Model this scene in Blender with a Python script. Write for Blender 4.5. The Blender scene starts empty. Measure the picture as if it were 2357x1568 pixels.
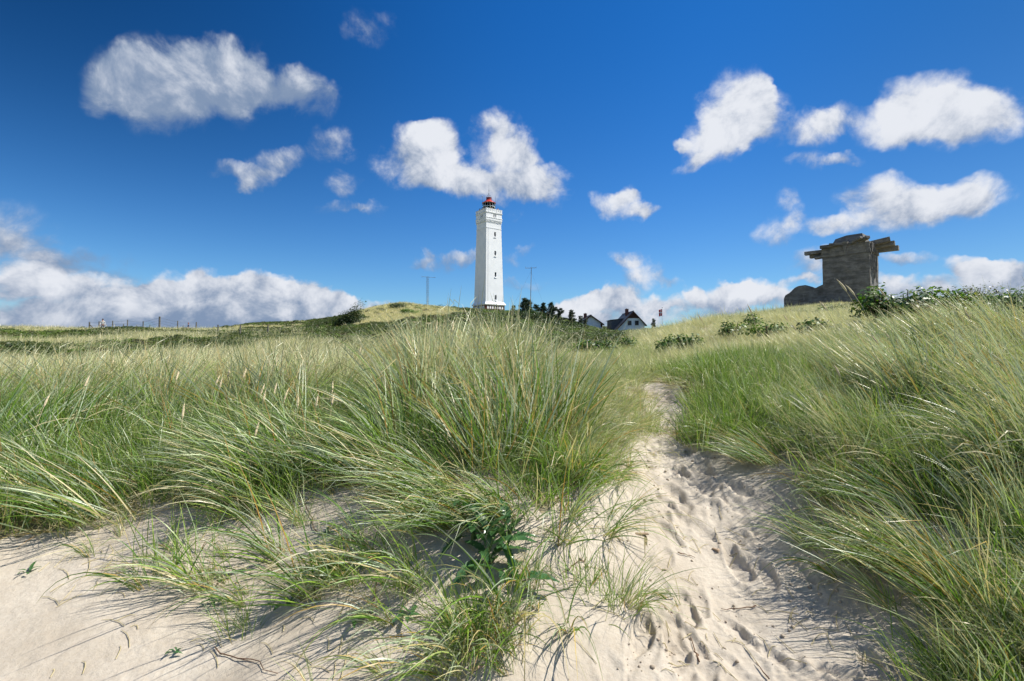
import bpy, math, random
import numpy as np
from mathutils import Vector, Matrix

# ------------------------------------------------------------------ camera, sky, sun, exposure
S = bpy.context.scene
COL = S.collection
EYE = 1.65                      # camera height above the local sand datum
PITCH = math.radians(1.5)
FD = 1178.5                     # focal length in units of the 2357-wide survey sketch
HOR = 784 + FD * math.tan(PITCH)

cam_d = bpy.data.cameras.new('camera')
cam_d.lens = 18.0; cam_d.sensor_width = 36.0; cam_d.clip_start = 0.05; cam_d.clip_end = 20000
cam = bpy.data.objects.new('camera', cam_d); COL.objects.link(cam)
cam.location = (0, 0, EYE); cam.rotation_euler = (math.radians(90) + PITCH, 0, 0)
S.camera = cam

SUN_AZ = math.radians(2)        # from +X towards +Y
SUN_EL = math.radians(52)
sun_vec = Vector((math.cos(SUN_AZ) * math.cos(SUN_EL), math.sin(SUN_AZ) * math.cos(SUN_EL), math.sin(SUN_EL)))
sd = bpy.data.lights.new('sun', 'SUN'); sd.energy = 5.0; sd.angle = math.radians(0.5); sd.color = (1.0, 0.955, 0.88)
so = bpy.data.objects.new('sun', sd); COL.objects.link(so)
so.rotation_euler = sun_vec.to_track_quat('Z', 'Y').to_euler(); so.location = (30, 0, 60)

S.view_settings.view_transform = 'Standard'; S.view_settings.look = 'None'
S.view_settings.exposure = 0.47; S.view_settings.gamma = 1.0
S.view_settings.use_curve_mapping = False
S.cycles.max_bounces = 6; S.cycles.transparent_max_bounces = 8
S.cycles.diffuse_bounces = 2; S.cycles.glossy_bounces = 2; S.cycles.transmission_bounces = 4

class NT:
    """small helper for writing node trees"""
    def __init__(s, tree): s.t = tree; s.n = tree.nodes; s.l = tree.links; s.n.clear()
    def put(s, v, sock):
        if isinstance(v, bpy.types.NodeSocket): s.l.new(v, sock)
        elif v is not None:
            if sock.type == 'RGBA' and hasattr(v, '__len__') and len(v) == 3: v = (*v, 1)
            sock.default_value = v
    def new(s, typ, ins=None, **kw):
        nd = s.n.new(typ)
        for k, v in kw.items(): setattr(nd, k, v)
        for k, v in (ins or {}).items(): s.put(v, nd.inputs[k])
        return nd
    def m(s, op, a, b=None, c=None, clamp=False):
        nd = s.n.new('ShaderNodeMath'); nd.operation = op; nd.use_clamp = clamp
        s.put(a, nd.inputs[0]); s.put(b, nd.inputs[1]); s.put(c, nd.inputs[2]); return nd.outputs[0]
    def v(s, op, a, b=None, sc=None):
        nd = s.n.new('ShaderNodeVectorMath'); nd.operation = op
        s.put(a, nd.inputs[0]); s.put(b, nd.inputs[1])
        if sc is not None: s.put(sc, nd.inputs['Scale'])
        return nd.outputs['Value'] if op in ('DOT_PRODUCT', 'LENGTH') else nd.outputs[0]
    def mix(s, f, a, b, blend='MIX'):
        nd = s.n.new('ShaderNodeMix'); nd.data_type = 'RGBA'; nd.blend_type = blend
        s.put(f, nd.inputs[0]); s.put(a, nd.inputs[6]); s.put(b, nd.inputs[7]); return nd.outputs[2]
    def noise(s, vec, scale, detail=4, rough=.5, dist=0, out=0, dim='3D'):
        nd = s.n.new('ShaderNodeTexNoise'); nd.noise_dimensions = dim
        s.put(vec, nd.inputs['Vector']); nd.inputs['Scale'].default_value = scale
        nd.inputs['Detail'].default_value = detail; nd.inputs['Roughness'].default_value = rough
        nd.inputs['Distortion'].default_value = dist; return nd.outputs[out]
    def ramp(s, f, lo, hi, a=0., b=1., smooth=True):
        nd = s.n.new('ShaderNodeMapRange'); nd.interpolation_type = 'SMOOTHSTEP' if smooth else 'LINEAR'
        s.put(f, nd.inputs[0]); s.put(lo, nd.inputs[1]); s.put(hi, nd.inputs[2]); s.put(a, nd.inputs[3]); s.put(b, nd.inputs[4])
        return nd.outputs[0]

def dirUV(u, y):
    """survey sketch position -> tangent-plane direction (x/y, z/y)"""
    a = (u - 1178.5) / FD; b = (784 - y) / FD
    f = math.cos(PITCH) - b * math.sin(PITCH)
    return a / f, (math.sin(PITCH) + b * math.cos(PITCH)) / f

# cumulus: (centre u, centre y, half width, half height, weight, tilt deg, greyness)
CLOUDS = [
 (430,175,165,95,1.1,5,.62),(330,190,120,75,.9,0,.65),(260,180,75,75,.5,0,.65),(420,265,135,70,.7,0,.8),(560,190,100,70,.8,10,.6),(640,210,70,45,.65,10,.5),
 (715,225,58,45,.65,20,.5),(480,110,70,45,.8,0,.5),(565,125,45,40,.5,0,.5),
 (840,62,55,42,.5,0,.35),(775,328,52,36,.62,10,.35),(650,365,68,28,.6,-8,.4),(572,400,58,24,.62,0,.4),(790,425,36,34,.5,0,.35),(780,482,52,14,.4,0,.4),(850,490,40,12,.3,0,.4),
 (955,370,95,72,1.0,0,.12),(995,325,52,45,.85,0,.05),(1020,410,90,45,.9,0,.2),(1155,345,80,75,1.1,0,.1),(1190,320,40,40,.6,0,.1),(1120,430,110,40,.9,0,.25),(1240,430,72,48,1.0,5,.15),
 (1690,255,80,90,1.2,5,.02),(1655,310,85,65,1.0,-20,.1),(1755,275,72,62,.8,0,.1),(1745,222,34,34,.45,0,.05),(1600,365,55,18,.5,-25,.2),(1555,320,20,15,.45,0,.2),
 (2170,235,120,72,1.2,-8,.02),(2250,245,110,60,1.0,5,.05),(2060,285,90,50,.9,-15,.1),(2330,225,60,40,.7,0,.1),(1880,300,55,38,.8,-15,.1),(1930,270,50,30,.5,-30,.2),(1885,370,70,18,.62,-5,.2),(1940,365,40,14,.4,0,.2),
 (2060,470,90,58,1.1,5,.02),(2190,475,90,45,1.0,0,.1),(2260,455,82,50,1.05,-5,.02),(1930,522,68,26,.75,-5,.15),(1800,525,55,32,.7,-10,.15),(1818,455,25,24,.55,-40,.2),(1840,495,18,28,.4,0,.2),(1950,460,25,30,.4,0,.2),
 (1440,480,72,30,1.0,10,.02),(1450,455,28,20,.7,0,.0),(1490,495,36,16,.6,0,.1),
 (1490,640,58,32,.9,5,.1),(1440,605,30,18,.6,-10,.2),(1550,650,40,10,.45,0,.2),
 (1045,596,62,18,.65,0,.35),(975,592,28,12,.45,-30,.35),(1180,598,30,12,.45,0,.35),(1210,574,22,12,.5,0,.3),(1180,500,28,20,.45,0,.3),(1205,646,55,13,.55,0,.35),
 # bank along the left horizon
 (40,520,90,60,.45,10,.5),(60,580,150,45,.7,8,.45),(200,600,120,25,.6,5,.9),(60,640,110,35,.9,0,.15),(150,690,190,60,1.0,0,.35),(300,675,120,45,1.1,0,.3),
 (410,655,75,38,1.15,0,.1),(470,640,40,28,.8,0,.05),(450,690,150,50,1.1,0,.45),(605,640,48,26,1.1,0,.0),(600,680,130,45,1.2,0,.5),(700,690,110,42,1.2,0,.25),(780,672,42,22,1.1,15,.0),(815,700,50,28,.9,10,.05),
 (250,745,400,45,.85,0,.7),(640,735,240,35,1.0,0,.6),(120,790,400,45,.6,0,.9),(800,740,80,20,.6,0,.5),(880,700,40,12,.45,0,.3),
 # along the centre and right horizon
 (1290,708,36,16,.9,0,.05),(1335,700,42,26,1.1,0,.0),(1375,685,32,22,1.1,0,.0),(1400,715,110,40,1.1,0,.2),(1440,690,45,22,.8,0,.2),(1290,745,120,25,.7,0,.4),
 (1600,675,26,18,1.0,0,.0),(1560,695,60,18,.9,-5,.05),(1680,685,75,28,1.2,0,.05),(1740,668,60,24,1.2,0,.0),(1800,690,50,22,.9,0,.2),(1620,720,130,24,.8,0,.4),
 (1860,610,55,26,.75,-10,.2),(1840,655,40,12,1.0,0,.0),(1890,645,45,24,.8,0,.25),(2080,597,60,14,.6,0,.2),(2105,660,75,24,1.0,0,.1),(2170,690,130,24,.8,0,.3),
 (2225,610,60,22,.95,0,.1),(2270,640,75,40,1.15,0,.1),(2310,610,40,20,.8,0,.1),(2340,650,60,50,1.0,0,.65),(2350,700,120,40,.9,0,.4),(1930,700,200,20,.5,0,.4)]

def build_world():
    w = bpy.data.worlds.new('World'); S.world = w; w.use_nodes = True
    T = NT(w.node_tree)
    sky = T.new('ShaderNodeTexSky', sky_type='NISHITA', sun_disc=False)
    sky.sun_elevation = SUN_EL; sky.sun_rotation = math.pi / 2 - SUN_AZ
    sky.altitude = 0; sky.air_density = 1.0; sky.dust_density = .55; sky.ozone_density = 2.2
    g = T.new('ShaderNodeTexCoord').outputs['Generated']
    g = T.v('NORMALIZE', g)
    sp = T.new('ShaderNodeSeparateXYZ', {0: g})
    x, y, z = sp.outputs
    fy = T.m('MAXIMUM', y, .08)
    U = T.m('DIVIDE', x, fy); V = T.m('DIVIDE', z, fy)
    uv0 = T.new('ShaderNodeCombineXYZ', {0: U, 1: V, 2: 0.}).outputs[0]
    # the clear blue: deep overhead and away from the sun, paler to the horizon and the sun
    skyc = T.v('SCALE', sky.outputs[0], sc=.085)
    hs = T.new('ShaderNodeHueSaturation', {'Hue': .507, 'Saturation': 1.32, 'Value': 1.0, 'Color': skyc}).outputs[0]
    el = T.ramp(z, .0, .62)
    hs = T.mix(1.0, hs, T.mix(el, (.74, 1.02, 1.22), (.22, .80, 1.08)), 'MULTIPLY')
    az = T.m('MULTIPLY', T.ramp(x, -.8, .05, .34, 1.06), T.ramp(x, .25, .75, 1., .62))
    azm = T.m('ADD', T.m('MULTIPLY', az, el), T.m('MULTIPLY', T.m('SUBTRACT', 1., el), T.ramp(x, .25, .8, 1., .80)))
    hs = T.v('SCALE', hs, sc=azm)
    # domain warp so outlines billow
    w1 = T.noise(g, 7.0, 2, .55, out=1); w2 = T.noise(g, 26.0, 3, .6, out=1)
    wa = T.v('SCALE', T.v('SUBTRACT', w1, (.5, .5, .5)), sc=.10)
    wb = T.v('SCALE', T.v('SUBTRACT', w2, (.5, .5, .5)), sc=.045)
    uv = T.v('ADD', T.v('ADD', uv0, wa), wb)
    uv = T.v('MULTIPLY', uv, (1, 1, 0))
    # billows, sampled twice so the side towards the sun comes out lighter
    n1 = T.noise(g, 12.0, 8, .62, .3)
    n2 = T.noise(T.v('ADD', g, (.020, .004, .024)), 12.0, 5, .62, .3)
    ndiff = T.m('SUBTRACT', n1, n2); ncen = T.m('SUBTRACT', n1, .5)
    def group(name, ins, outs):
        t = bpy.data.node_groups.new(name, 'ShaderNodeTree')
        for nm, ty in ins: t.interface.new_socket(name=nm, in_out='INPUT', socket_type=ty)
        for nm, ty in outs: t.interface.new_socket(name=nm, in_out='OUTPUT', socket_type=ty)
        G = NT(t); return G, G.new('NodeGroupInput').outputs, G.new('NodeGroupOutput').inputs
    FV, FF, FC = 'NodeSocketVector', 'NodeSocketFloat', 'NodeSocketColor'
    G, i_, o_ = group('cloud_lobe', [('sum', FV), ('uv', FV), ('loc', FV), ('rot', FV), ('scl', FV), ('w', FF), ('tone', FV)], [('sum', FV)])
    uvc = G.v('ADD', i_['uv'], G.v('SCALE', i_['sum'], sc=1e-7))
    mp = G.new('ShaderNodeMapping', {'Vector': uvc, 'Location': i_['loc'], 'Rotation': i_['rot'], 'Scale': i_['scl']}, vector_type='TEXTURE')
    d2 = G.v('DOT_PRODUCT', mp.outputs[0], mp.outputs[0])
    k = G.m('MULTIPLY', G.m('MAXIMUM', G.m('SUBTRACT', 1., d2), 0.), i_['w'])
    tn = G.v('MULTIPLY_ADD', mp.outputs[0], (0., -.30, 0.)); G.l.new(i_['tone'], tn.node.inputs[2])
    G.l.new(G.v('ADD', i_['sum'], G.v('SCALE', tn, sc=k)), o_['sum'])
    lobe = G.t
    G, i_, o_ = group('cloud_finish', [('sum', FV), ('ncen', FF), ('ndiff', FF), ('sky', FC)], [('col', FC)])
    dg = G.new('ShaderNodeSeparateXYZ', {0: i_['sum']}); dens, greys = dg.outputs[0], dg.outputs[1]
    grey = G.m('DIVIDE', greys, G.m('MAXIMUM', dens, .05))
    eros = G.m('MULTIPLY', i_['ncen'], G.ramp(dens, .0, .45, .25, 2.6))
    cov = G.m('ADD', dens, eros)
    alpha = G.m('POWER', G.ramp(cov, .08, 1.2), 1.1)
    lit = G.m('MULTIPLY_ADD', i_['ndiff'], 2.1, .66, clamp=True)
    core = G.ramp(dens, .5, 2.2)
    shade = G.m('SUBTRACT', G.m('ADD', lit, G.m('MULTIPLY', core, .22)), G.m('MULTIPLY', grey, .95), clamp=True)
    ccol = G.mix(G.ramp(shade, -.05, 1.0), (.16, .22, .33), (.58, .60, .645))
    G.l.new(G.mix(alpha, i_['sky'], ccol), o_['col'])
    finish = G.t
    def cell(items):
        dens = None
        for (cu, cy, rw, rh, wt, tilt, gr) in items:
            a, b = dirUV(cu, cy)
            nd = T.n.new('ShaderNodeGroup'); nd.node_tree = lobe
            if dens is not None: T.l.new(dens, nd.inputs[0])
            T.l.new(uv, nd.inputs[1])
            for q, val in ((2, (a, b, 0)), (3, (0, 0, math.radians(-tilt))), (4, (1.36 * rw / FD, 1.36 * rh / FD, 1)), (5, wt), (6, (1, gr, 0))): nd.inputs[q].default_value = val
            dens = nd.outputs[0]
        if dens is None: return T.new('ShaderNodeBackground', {'Color': hs, 'Strength': 1.0}).outputs[0]
        nd = T.n.new('ShaderNodeGroup'); nd.node_tree = finish
        for q, val in enumerate((dens, ncen, ndiff, hs)): T.l.new(val, nd.inputs[q])
        return T.new('ShaderNodeBackground', {'Color': nd.outputs[0], 'Strength': 1.0}).outputs[0]
    def extent(c):
        a, b = dirUV(c[0], c[1]); t = math.radians(c[5]); k = 1.36 / FD
        ex = k * math.hypot(c[2] * math.cos(t), c[3] * math.sin(t)) + .075; ey = k * math.hypot(c[2] * math.sin(t), c[3] * math.cos(t)) + .075
        return a - ex, a + ex, b - ey, b + ey
    UC = [-9, -.78, -.58, -.36, -.14, .08, .30, .52, .74, .92, 9]; VC = [-9, .215, .42, 9]
    def sel(u0, u1, v0, v1):
        return [c for c in CLOUDS for e in [extent(c)] if e[0] < u1 and e[1] > u0 and e[2] < v1 and e[3] > v0]
    def mixs(f, a, b):
        nd = T.new('ShaderNodeMixShader', {0: f}); T.l.new(a, nd.inputs[1]); T.l.new(b, nd.inputs[2]); return nd.outputs[0]
    def column(i):
        u0, u1 = UC[i], UC[i + 1]; out = cell(sel(u0, u1, VC[0], VC[1]))
        for j in range(1, len(VC) - 1):
            out = mixs(T.m('GREATER_THAN', V, VC[j]), out, cell(sel(u0, u1, VC[j], VC[j + 1])))
        return out
    def cols(i, j):
        if j - i == 1: return column(i)
        m = (i + j) // 2
        return mixs(T.m('GREATER_THAN', U, UC[m]), cols(i, m), cols(m, j))
    front = cols(0, len(UC) - 1)
    # sky behind and beside the frame: scattered cumulus of the same kind
    gen = T.ramp(T.noise(T.v('MULTIPLY', g, (1, 1, 1.8)), 2.6, 5, .55), .52, .66)
    gen = T.m('MULTIPLY', gen, T.ramp(z, .0, .1))
    rear = T.new('ShaderNodeBackground', {'Color': T.mix(gen, hs, (.50, .53, .60)), 'Strength': 1.0}).outputs[0]
    out = mixs(T.m('MULTIPLY', T.m('GREATER_THAN', y, .3), T.m('GREATER_THAN', z, -.02)), rear, front)
    T.new('ShaderNodeOutputWorld', {'Surface': out})
    w.cycles.sampling_method = 'MANUAL'; w.cycles.sample_map_resolution = 512
build_world()

# ------------------------------------------------------------------ helpers
rng = np.random.default_rng(11)
def tag(o, label=None, cat=None, group=None, kind=None):
    if label: o['label'] = label
    if cat: o['category'] = cat
    if group: o['group'] = group
    if kind: o['kind'] = kind
    return o

def np_mesh(name, V, F, smooth=False, cols=None, mats=(), fmat=None, k=None):
    """V (n,3); F (m,k) uniform faces, or list of index tuples"""
    me = bpy.data.meshes.new(name)
    V = np.asarray(V, dtype=np.float32).reshape(-1, 3)
    if isinstance(F, np.ndarray):
        m, k = F.shape
        me.vertices.add(len(V)); me.vertices.foreach_set('co', V.ravel())
        me.loops.add(m * k); me.loops.foreach_set('vertex_index', F.astype(np.int32).ravel())
        me.polygons.add(m)
        me.polygons.foreach_set('loop_start', np.arange(0, m * k, k, dtype=np.int32))
        me.polygons.foreach_set('loop_total', np.full(m, k, dtype=np.int32))
        me.update(calc_edges=True)
    else:
        me.from_pydata([tuple(map(float, v)) for v in V], [], F); me.update()
    if smooth: me.polygons.foreach_set('use_smooth', np.ones(len(me.polygons), dtype=bool))
    if cols is not None:
        a = me.color_attributes.new('tone', 'FLOAT_COLOR', 'POINT')
        c = np.ones((len(V), 4), dtype=np.float32); c[:, :3] = cols
        a.data.foreach_set('color', c.ravel())
    for mt in mats: me.materials.append(mt)
    if fmat is not None: me.polygons.foreach_set('material_index', np.asarray(fmat, dtype=np.int32))
    return me

def link(name, me, parent=None, loc=None, rotz=None):
    o = bpy.data.objects.new(name, me); COL.objects.link(o)
    if parent: o.parent = parent
    if loc is not None: o.location = loc
    if rotz is not None: o.rotation_euler = (0, 0, rotz)
    return o
def empty(name, loc, rotz=0, label=None, cat=None, group=None):
    o = bpy.data.objects.new(name, None); COL.objects.link(o)
    o.location = loc; o.rotation_euler = (0, 0, rotz); o.empty_display_size = .2
    return tag(o, label, cat, group)

class MB:
    """collects simple shapes into one mesh"""
    def __init__(s): s.v = []; s.f = []
    def add(s, v, f):
        o = len(s.v); s.v += [tuple(map(float, p)) for p in v]; s.f += [tuple(i + o for i in q) for q in f]; return s
    def box(s, c, sz, rot=None, taper=1.0):
        hx, hy, hz = sz[0] / 2, sz[1] / 2, sz[2] / 2
        pts = [Vector((sx * hx * (taper if sz_ > 0 else 1), sy * hy * (taper if sz_ > 0 else 1), sz_ * hz)) for sz_ in (-1, 1) for sy in (-1, 1) for sx in (-1, 1)]
        if rot is not None: pts = [rot @ p for p in pts]
        pts = [p + Vector(c) for p in pts]
        return s.add(pts, [(0, 2, 3, 1), (4, 5, 7, 6), (0, 1, 5, 4), (2, 6, 7, 3), (0, 4, 6, 2), (1, 3, 7, 5)])
    def bar(s, a, b, r, r2=None, n=8):
        a = Vector(a); b = Vector(b); r2 = r if r2 is None else r2
        d = (b - a).normalized(); t = Vector((0, 0, 1)) if abs(d.z) < .9 else Vector((1, 0, 0))
        p = d.cross(t).normalized(); q = d.cross(p)
        v = [c + (p * math.cos(2 * math.pi * i / n) + q * math.sin(2 * math.pi * i / n)) * rr for c, rr in ((a, r), (b, r2)) for i in range(n)]
        f = [(i, (i + 1) % n, n + (i + 1) % n, n + i) for i in range(n)] + [tuple(range(n))[::-1], tuple(range(n, 2 * n))]
        return s.add(v, f)
    def path(s, pts, rad, n=6):
        for i in range(len(pts) - 1): s.bar(pts[i], pts[i + 1], rad[i], rad[i + 1], n)
        return s
    def lathe(s, prof, c=(0, 0, 0), n=24, ang0=0.):
        v = []; f = []
        for r, z in prof:
            for i in range(n):
                a = ang0 + 2 * math.pi * i / n; v.append((c[0] + r * math.cos(a), c[1] + r * math.sin(a), c[2] + z))
        m = len(prof)
        for j in range(m - 1):
            for i in range(n): f.append((j * n + i, j * n + (i + 1) % n, (j + 1) * n + (i + 1) % n, (j + 1) * n + i))
        f.append(tuple(range(n))[::-1]); f.append(tuple(range((m - 1) * n, m * n)))
        return s.add(v, f)
    def prism(s, poly, y0, y1):
        """polygon in x,z pushed from y0 to y1"""
        n = len(poly); v = [(p[0], y0, p[1]) for p in poly] + [(p[0], y1, p[1]) for p in poly]
        f = [tuple(range(n))[::-1], tuple(range(n, 2 * n))] + [(i, (i + 1) % n, n + (i + 1) % n, n + i) for i in range(n)]
        return s.add(v, f)
    def build(s, name, mat, parent=None, loc=None, rotz=None, smooth=False, bevel=0):
        me = bpy.data.meshes.new(name); me.from_pydata(s.v, [], s.f); me.update()
        import bmesh
        bm = bmesh.new(); bm.from_mesh(me); bmesh.ops.recalc_face_normals(bm, faces=bm.faces)
        if bevel:
            bmesh.ops.bevel(bm, geom=[e for e in bm.edges], offset=bevel, segments=1, affect='EDGES')
        bm.to_mesh(me); bm.free()
        if smooth: me.polygons.foreach_set('use_smooth', [True] * len(me.polygons))
        if mat: me.materials.append(mat)
        return link(name, me, parent, loc, rotz)

# value noise on a lattice
_tab = np.random.default_rng(5).random((256, 256)).astype(np.float32)
def vnoise(x, y):
    xi = np.floor(x).astype(int); yi = np.floor(y).astype(int)
    fx = x - xi; fy = y - yi; fx = fx * fx * (3 - 2 * fx); fy = fy * fy * (3 - 2 * fy)
    g = lambda a, b: _tab[a & 255, b & 255]
    return (g(xi, yi) * (1 - fx) + g(xi + 1, yi) * fx) * (1 - fy) + (g(xi, yi + 1) * (1 - fx) + g(xi + 1, yi + 1) * fx) * fy
def fbm(x, y, o=4, g=.5):
    s = 0; a = 1; t = 0
    for i in range(o):
        s = s + a * vnoise(x * 2 ** i + 17.3 * i, y * 2 ** i + 5.1 * i); t += a; a *= g
    return s / t - .5

# ------------------------------------------------------------------ materials
def mat(name):
    m = bpy.data.materials.new(name); m.use_nodes = True
    return m, NT(m.node_tree)
def simple(name, col, rough=.6, spec=.4, var=.12, scale=3., metal=0., bump=0., bscale=20.):
    m, T = mat(name)
    tc = T.new('ShaderNodeTexCoord').outputs['Object']
    n = T.noise(tc, scale, 5, .6)
    dk = tuple(c * (1 - var * 2) for c in col); lt = tuple(min(1, c * (1 + var)) for c in col)
    c = T.mix(T.ramp(n, .3, .7), dk, lt)
    b = T.new('ShaderNodeBsdfPrincipled', {'Base Color': c, 'Roughness': rough, 'Specular IOR Level': spec, 'Metallic': metal})
    if bump:
        bp = T.new('ShaderNodeBump', {'Strength': bump, 'Distance': .02, 'Height': T.noise(tc, bscale, 6, .6)})
        T.l.new(bp.outputs[0], b.inputs['Normal'])
    T.new('ShaderNodeOutputMaterial', {0: b.outputs[0]})
    return m
# ------------------------------------------------------------------ the dune terrain
# surveyed spot heights: (sketch u, sketch y, distance) -> height over the eye
SPOTS = [(100,1560,1.95),(600,1560,1.9),(1180,1560,1.85),(1500,1560,1.9),(1900,1560,1.9),(2300,1560,1.8),
 (100,1400,2.25),(600,1400,2.3),(1180,1400,2.12),(1450,1400,2.25),(1700,1400,2.35),(1900,1400,2.28),(2250,1400,2.05),
 (50,1260,2.6),(400,1250,2.65),(800,1250,2.55),(1180,1250,2.42),(1450,1250,2.65),(1680,1250,2.8),(1950,1250,2.55),(2300,1230,2.25),
 (50,1100,3.0),(400,1120,3.1),(700,1120,3.0),(1050,1100,2.9),(1300,1100,3.0),(1530,1100,3.35),(1700,1100,3.2),(2000,1080,2.9),(2300,1060,2.6),
 (100,980,3.6),(600,980,3.7),(1200,980,3.5),(1400,970,3.9),(1530,990,4.3),(1650,990,3.8),(1850,950,3.8),(2200,920,3.4),
 (100,930,5),(600,925,5.2),(850,905,5),(1000,890,4.8),(1200,895,4.6),(1380,890,5.0),(1535,910,5.5),(1520,880,6.3),(1640,870,5.3),(1900,840,5.5),(2200,790,5),
 (100,895,8),(600,888,8.5),(850,880,7.5),(1080,868,6.2),(1300,885,6.5),(1470,865,7.6),(1640,835,7.5),
 (100,862,14),(600,858,14),(1050,858,12),(1200,858,11),(1250,840,12),(1420,833,11),(1420,812,16),
 (100,838,20),(600,835,20),(1100,835,20),(100,808,30),(600,803,30),(1100,806,30),
 (20,764,65),(250,766,64),(500,768,62),(700,768,70),(100,785,140),(400,785,140),(640,748,130),(560,752,135),(720,752,125),(600,775,230),
 (760,765,80),(860,750,75),(1000,755,75),(860,708,122),(950,703,128),(1050,715,138),(1130,718,148),(1200,720,150),(1260,726,150),(1340,752,150),(1450,768,150),
 (1100,750,80),(1200,755,75),(1300,765,65),(1330,760,105),(1400,772,108),(1480,772,108),(1450,780,60),(1440,790,27),
 (1500,795,22),(1570,756,21),(1640,745,21),(1700,741,22),(1800,735,26),(1900,724,36),(1650,782,13),(1750,785,11),(1850,785,9.5),(2000,757,9),(2100,752,8.6),(2330,752,8.2),(2200,790,6.3),(2350,810,5),
 (1900,712,60),(1985,708,88),(1850,710,88),(2100,712,95),(2200,714,60),(2340,716,90),(1750,730,70),(1600,752,60),(1650,745,120),
 (1000,760,260),(1600,765,260),(2100,740,260),(100,800,260)]
def _spot(u, y, d):
    a, b = dirUV(u, y); X = a * d
    return math.atan2(X, d), math.log(math.hypot(X, d)), b * d
P = [_spot(*s) for s in SPOTS]
for th in np.radians([-60, -40, -20, 0, 20, 40, 60]):
    P.append((th, math.log(1.15), -1.58 + .0 * th)); P.append((th, math.log(.3), -1.64))
for thd in (-180, -150, -120, -90, -68, 68, 90, 120, 150, 180):
    th = math.radians(thd); bk = max(0, -math.cos(th))
    for r, z in ((.3, -1.65), (1.3, -1.6 - .15 * bk), (3.5, -1.15 - 1.0 * bk), (9, -.6 - 2.4 * bk), (30, .2 - 4.2 * bk), (120, 1 - 6 * bk)):
        P.append((th, math.log(r), z))
for thd in range(-180, 181, 30):
    for r, z in ((600, -4.), (1500, -7.5), (6000, -8.)): P.append((math.radians(thd), math.log(r), z))
P = np.array(P)
KTH = 1.9
A = np.stack([P[:, 0] * KTH, P[:, 1]], 1); W = P[:, 2] / (np.exp(P[:, 1]) + 1.0)
def _tps(r2): return np.where(r2 > 0, .5 * r2 * np.log(np.maximum(r2, 1e-12)), 0)
n = len(A); K = _tps(((A[:, None] - A[None]) ** 2).sum(2)) + np.eye(n) * 2e-4
Pm = np.concatenate([np.ones((n, 1)), A], 1)
M = np.block([[K, Pm], [Pm.T, np.zeros((3, 3))]])
sol = np.linalg.solve(M, np.concatenate([W, np.zeros(3)]))
def height0(th, lr):
    q = np.stack([th * KTH, lr], -1).reshape(-1, 2); out = np.empty(len(q))
    for i in range(0, len(q), 20000):
        c = q[i:i + 20000]
        out[i:i + 20000] = _tps(((c[:, None] - A[None]) ** 2).sum(2)) @ sol[:n] + sol[n] + c @ sol[n + 1:]
    return out.reshape(np.shape(th)) * (np.exp(lr) + 1.0)

ths = np.radians(np.concatenate([np.arange(-180, -56.5, 4.), np.arange(-55, -52.01, .5), np.arange(-51.8, 51.9, .2), np.arange(52, 55.1, .5), np.arange(56, 180.1, 4.)]))
rs = np.concatenate([[.08, .2, .35, .55, .75, .95], np.exp(np.arange(math.log(1.15), math.log(7), .0055)), np.exp(np.arange(math.log(7), math.log(40), .016)), np.exp(np.arange(math.log(40), math.log(420), .03)), np.geomspace(430, 9000, 16)])
TH, RR = np.meshgrid(ths, rs)
# interpolate a coarse solve up to the fine grid
cth = np.radians(np.arange(-180, 180.1, 1.5)); clr = np.linspace(math.log(.08), math.log(9000), 260)
CT, CL = np.meshgrid(cth, clr); CZ = height0(CT, CL)
def bil(Z, fx, fy):
    i = np.clip(np.floor(fy).astype(int), 0, Z.shape[0] - 2); j = np.clip(np.floor(fx).astype(int), 0, Z.shape[1] - 2)
    a = np.clip(fy - i, 0, 1); b = np.clip(fx - j, 0, 1)
    return (Z[i, j] * (1 - b) + Z[i, j + 1] * b) * (1 - a) + (Z[i + 1, j] * (1 - b) + Z[i + 1, j + 1] * b) * a
Zg = bil(CZ, np.interp(TH, cth, np.arange(len(cth))), np.interp(np.log(RR), clr, np.arange(len(clr)))) + EYE
X = RR * np.sin(TH); Y = RR * np.cos(TH)
Zg = Zg + .05 * fbm(X * 1.3, Y * 1.3) * np.clip(RR / 3, 0, 1) + .012 * np.minimum(RR, 90) * fbm(X / 7, Y / 7) * np.clip((RR - 6) / 10, 0, 1)

def sketch(X, Y, Z):
    """world -> survey sketch position"""
    dz = Z - EYE; f = Y * math.cos(PITCH) + dz * math.sin(PITCH); up = -Y * math.sin(PITCH) + dz * math.cos(PITCH)
    f = np.where(f > .02, f, np.nan)
    return 1178.5 + FD * X / f, 784 - FD * up / f
def inside(poly, u, y):
    poly = np.array(poly, float); r = np.zeros(np.shape(u), bool); m = len(poly)
    for i in range(m):
        x0, y0 = poly[i]; x1, y1 = poly[(i + 1) % m]
        if y0 == y1: continue
        c = ((y0 > y) != (y1 > y)) & (u < (x1 - x0) * (y - y0) / (y1 - y0) + x0)
        r ^= np.nan_to_num(c).astype(bool)
    return r
PATH = [(1380,4000),(1440,1480),(1470,1380),(1490,1250),(1475,1130),(1485,1050),(1505,985),(1480,930),(1485,880),(1560,885),(1590,930),(1575,975),(1580,1010),(1660,1045),(1790,1085),(1890,1140),(1900,1250),(1960,1330),(2010,1400),(2060,1480),(2160,4000)]
BARE = [(-900,1270),(60,1265),(180,1310),(330,1350),(450,1420),(560,1500),(560,4000),(-900,4000)]
SPARSE = [(-900,1235),(0,1245),(120,1225),(230,1190),(330,1130),(420,1165),(600,1195),(700,1130),(830,1120),(1000,1080),(1190,1100),(1250,1190),(1330,1130),(1420,1060),(1480,1040),(1490,4000),(-900,4000)]
SPARSE_R = [(1640,1010),(1760,1030),(1880,1090),(1990,1150),(2130,1160),(2230,1250),(2220,1400),(2250,4000),(2030,4000),(1830,1250)]
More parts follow.
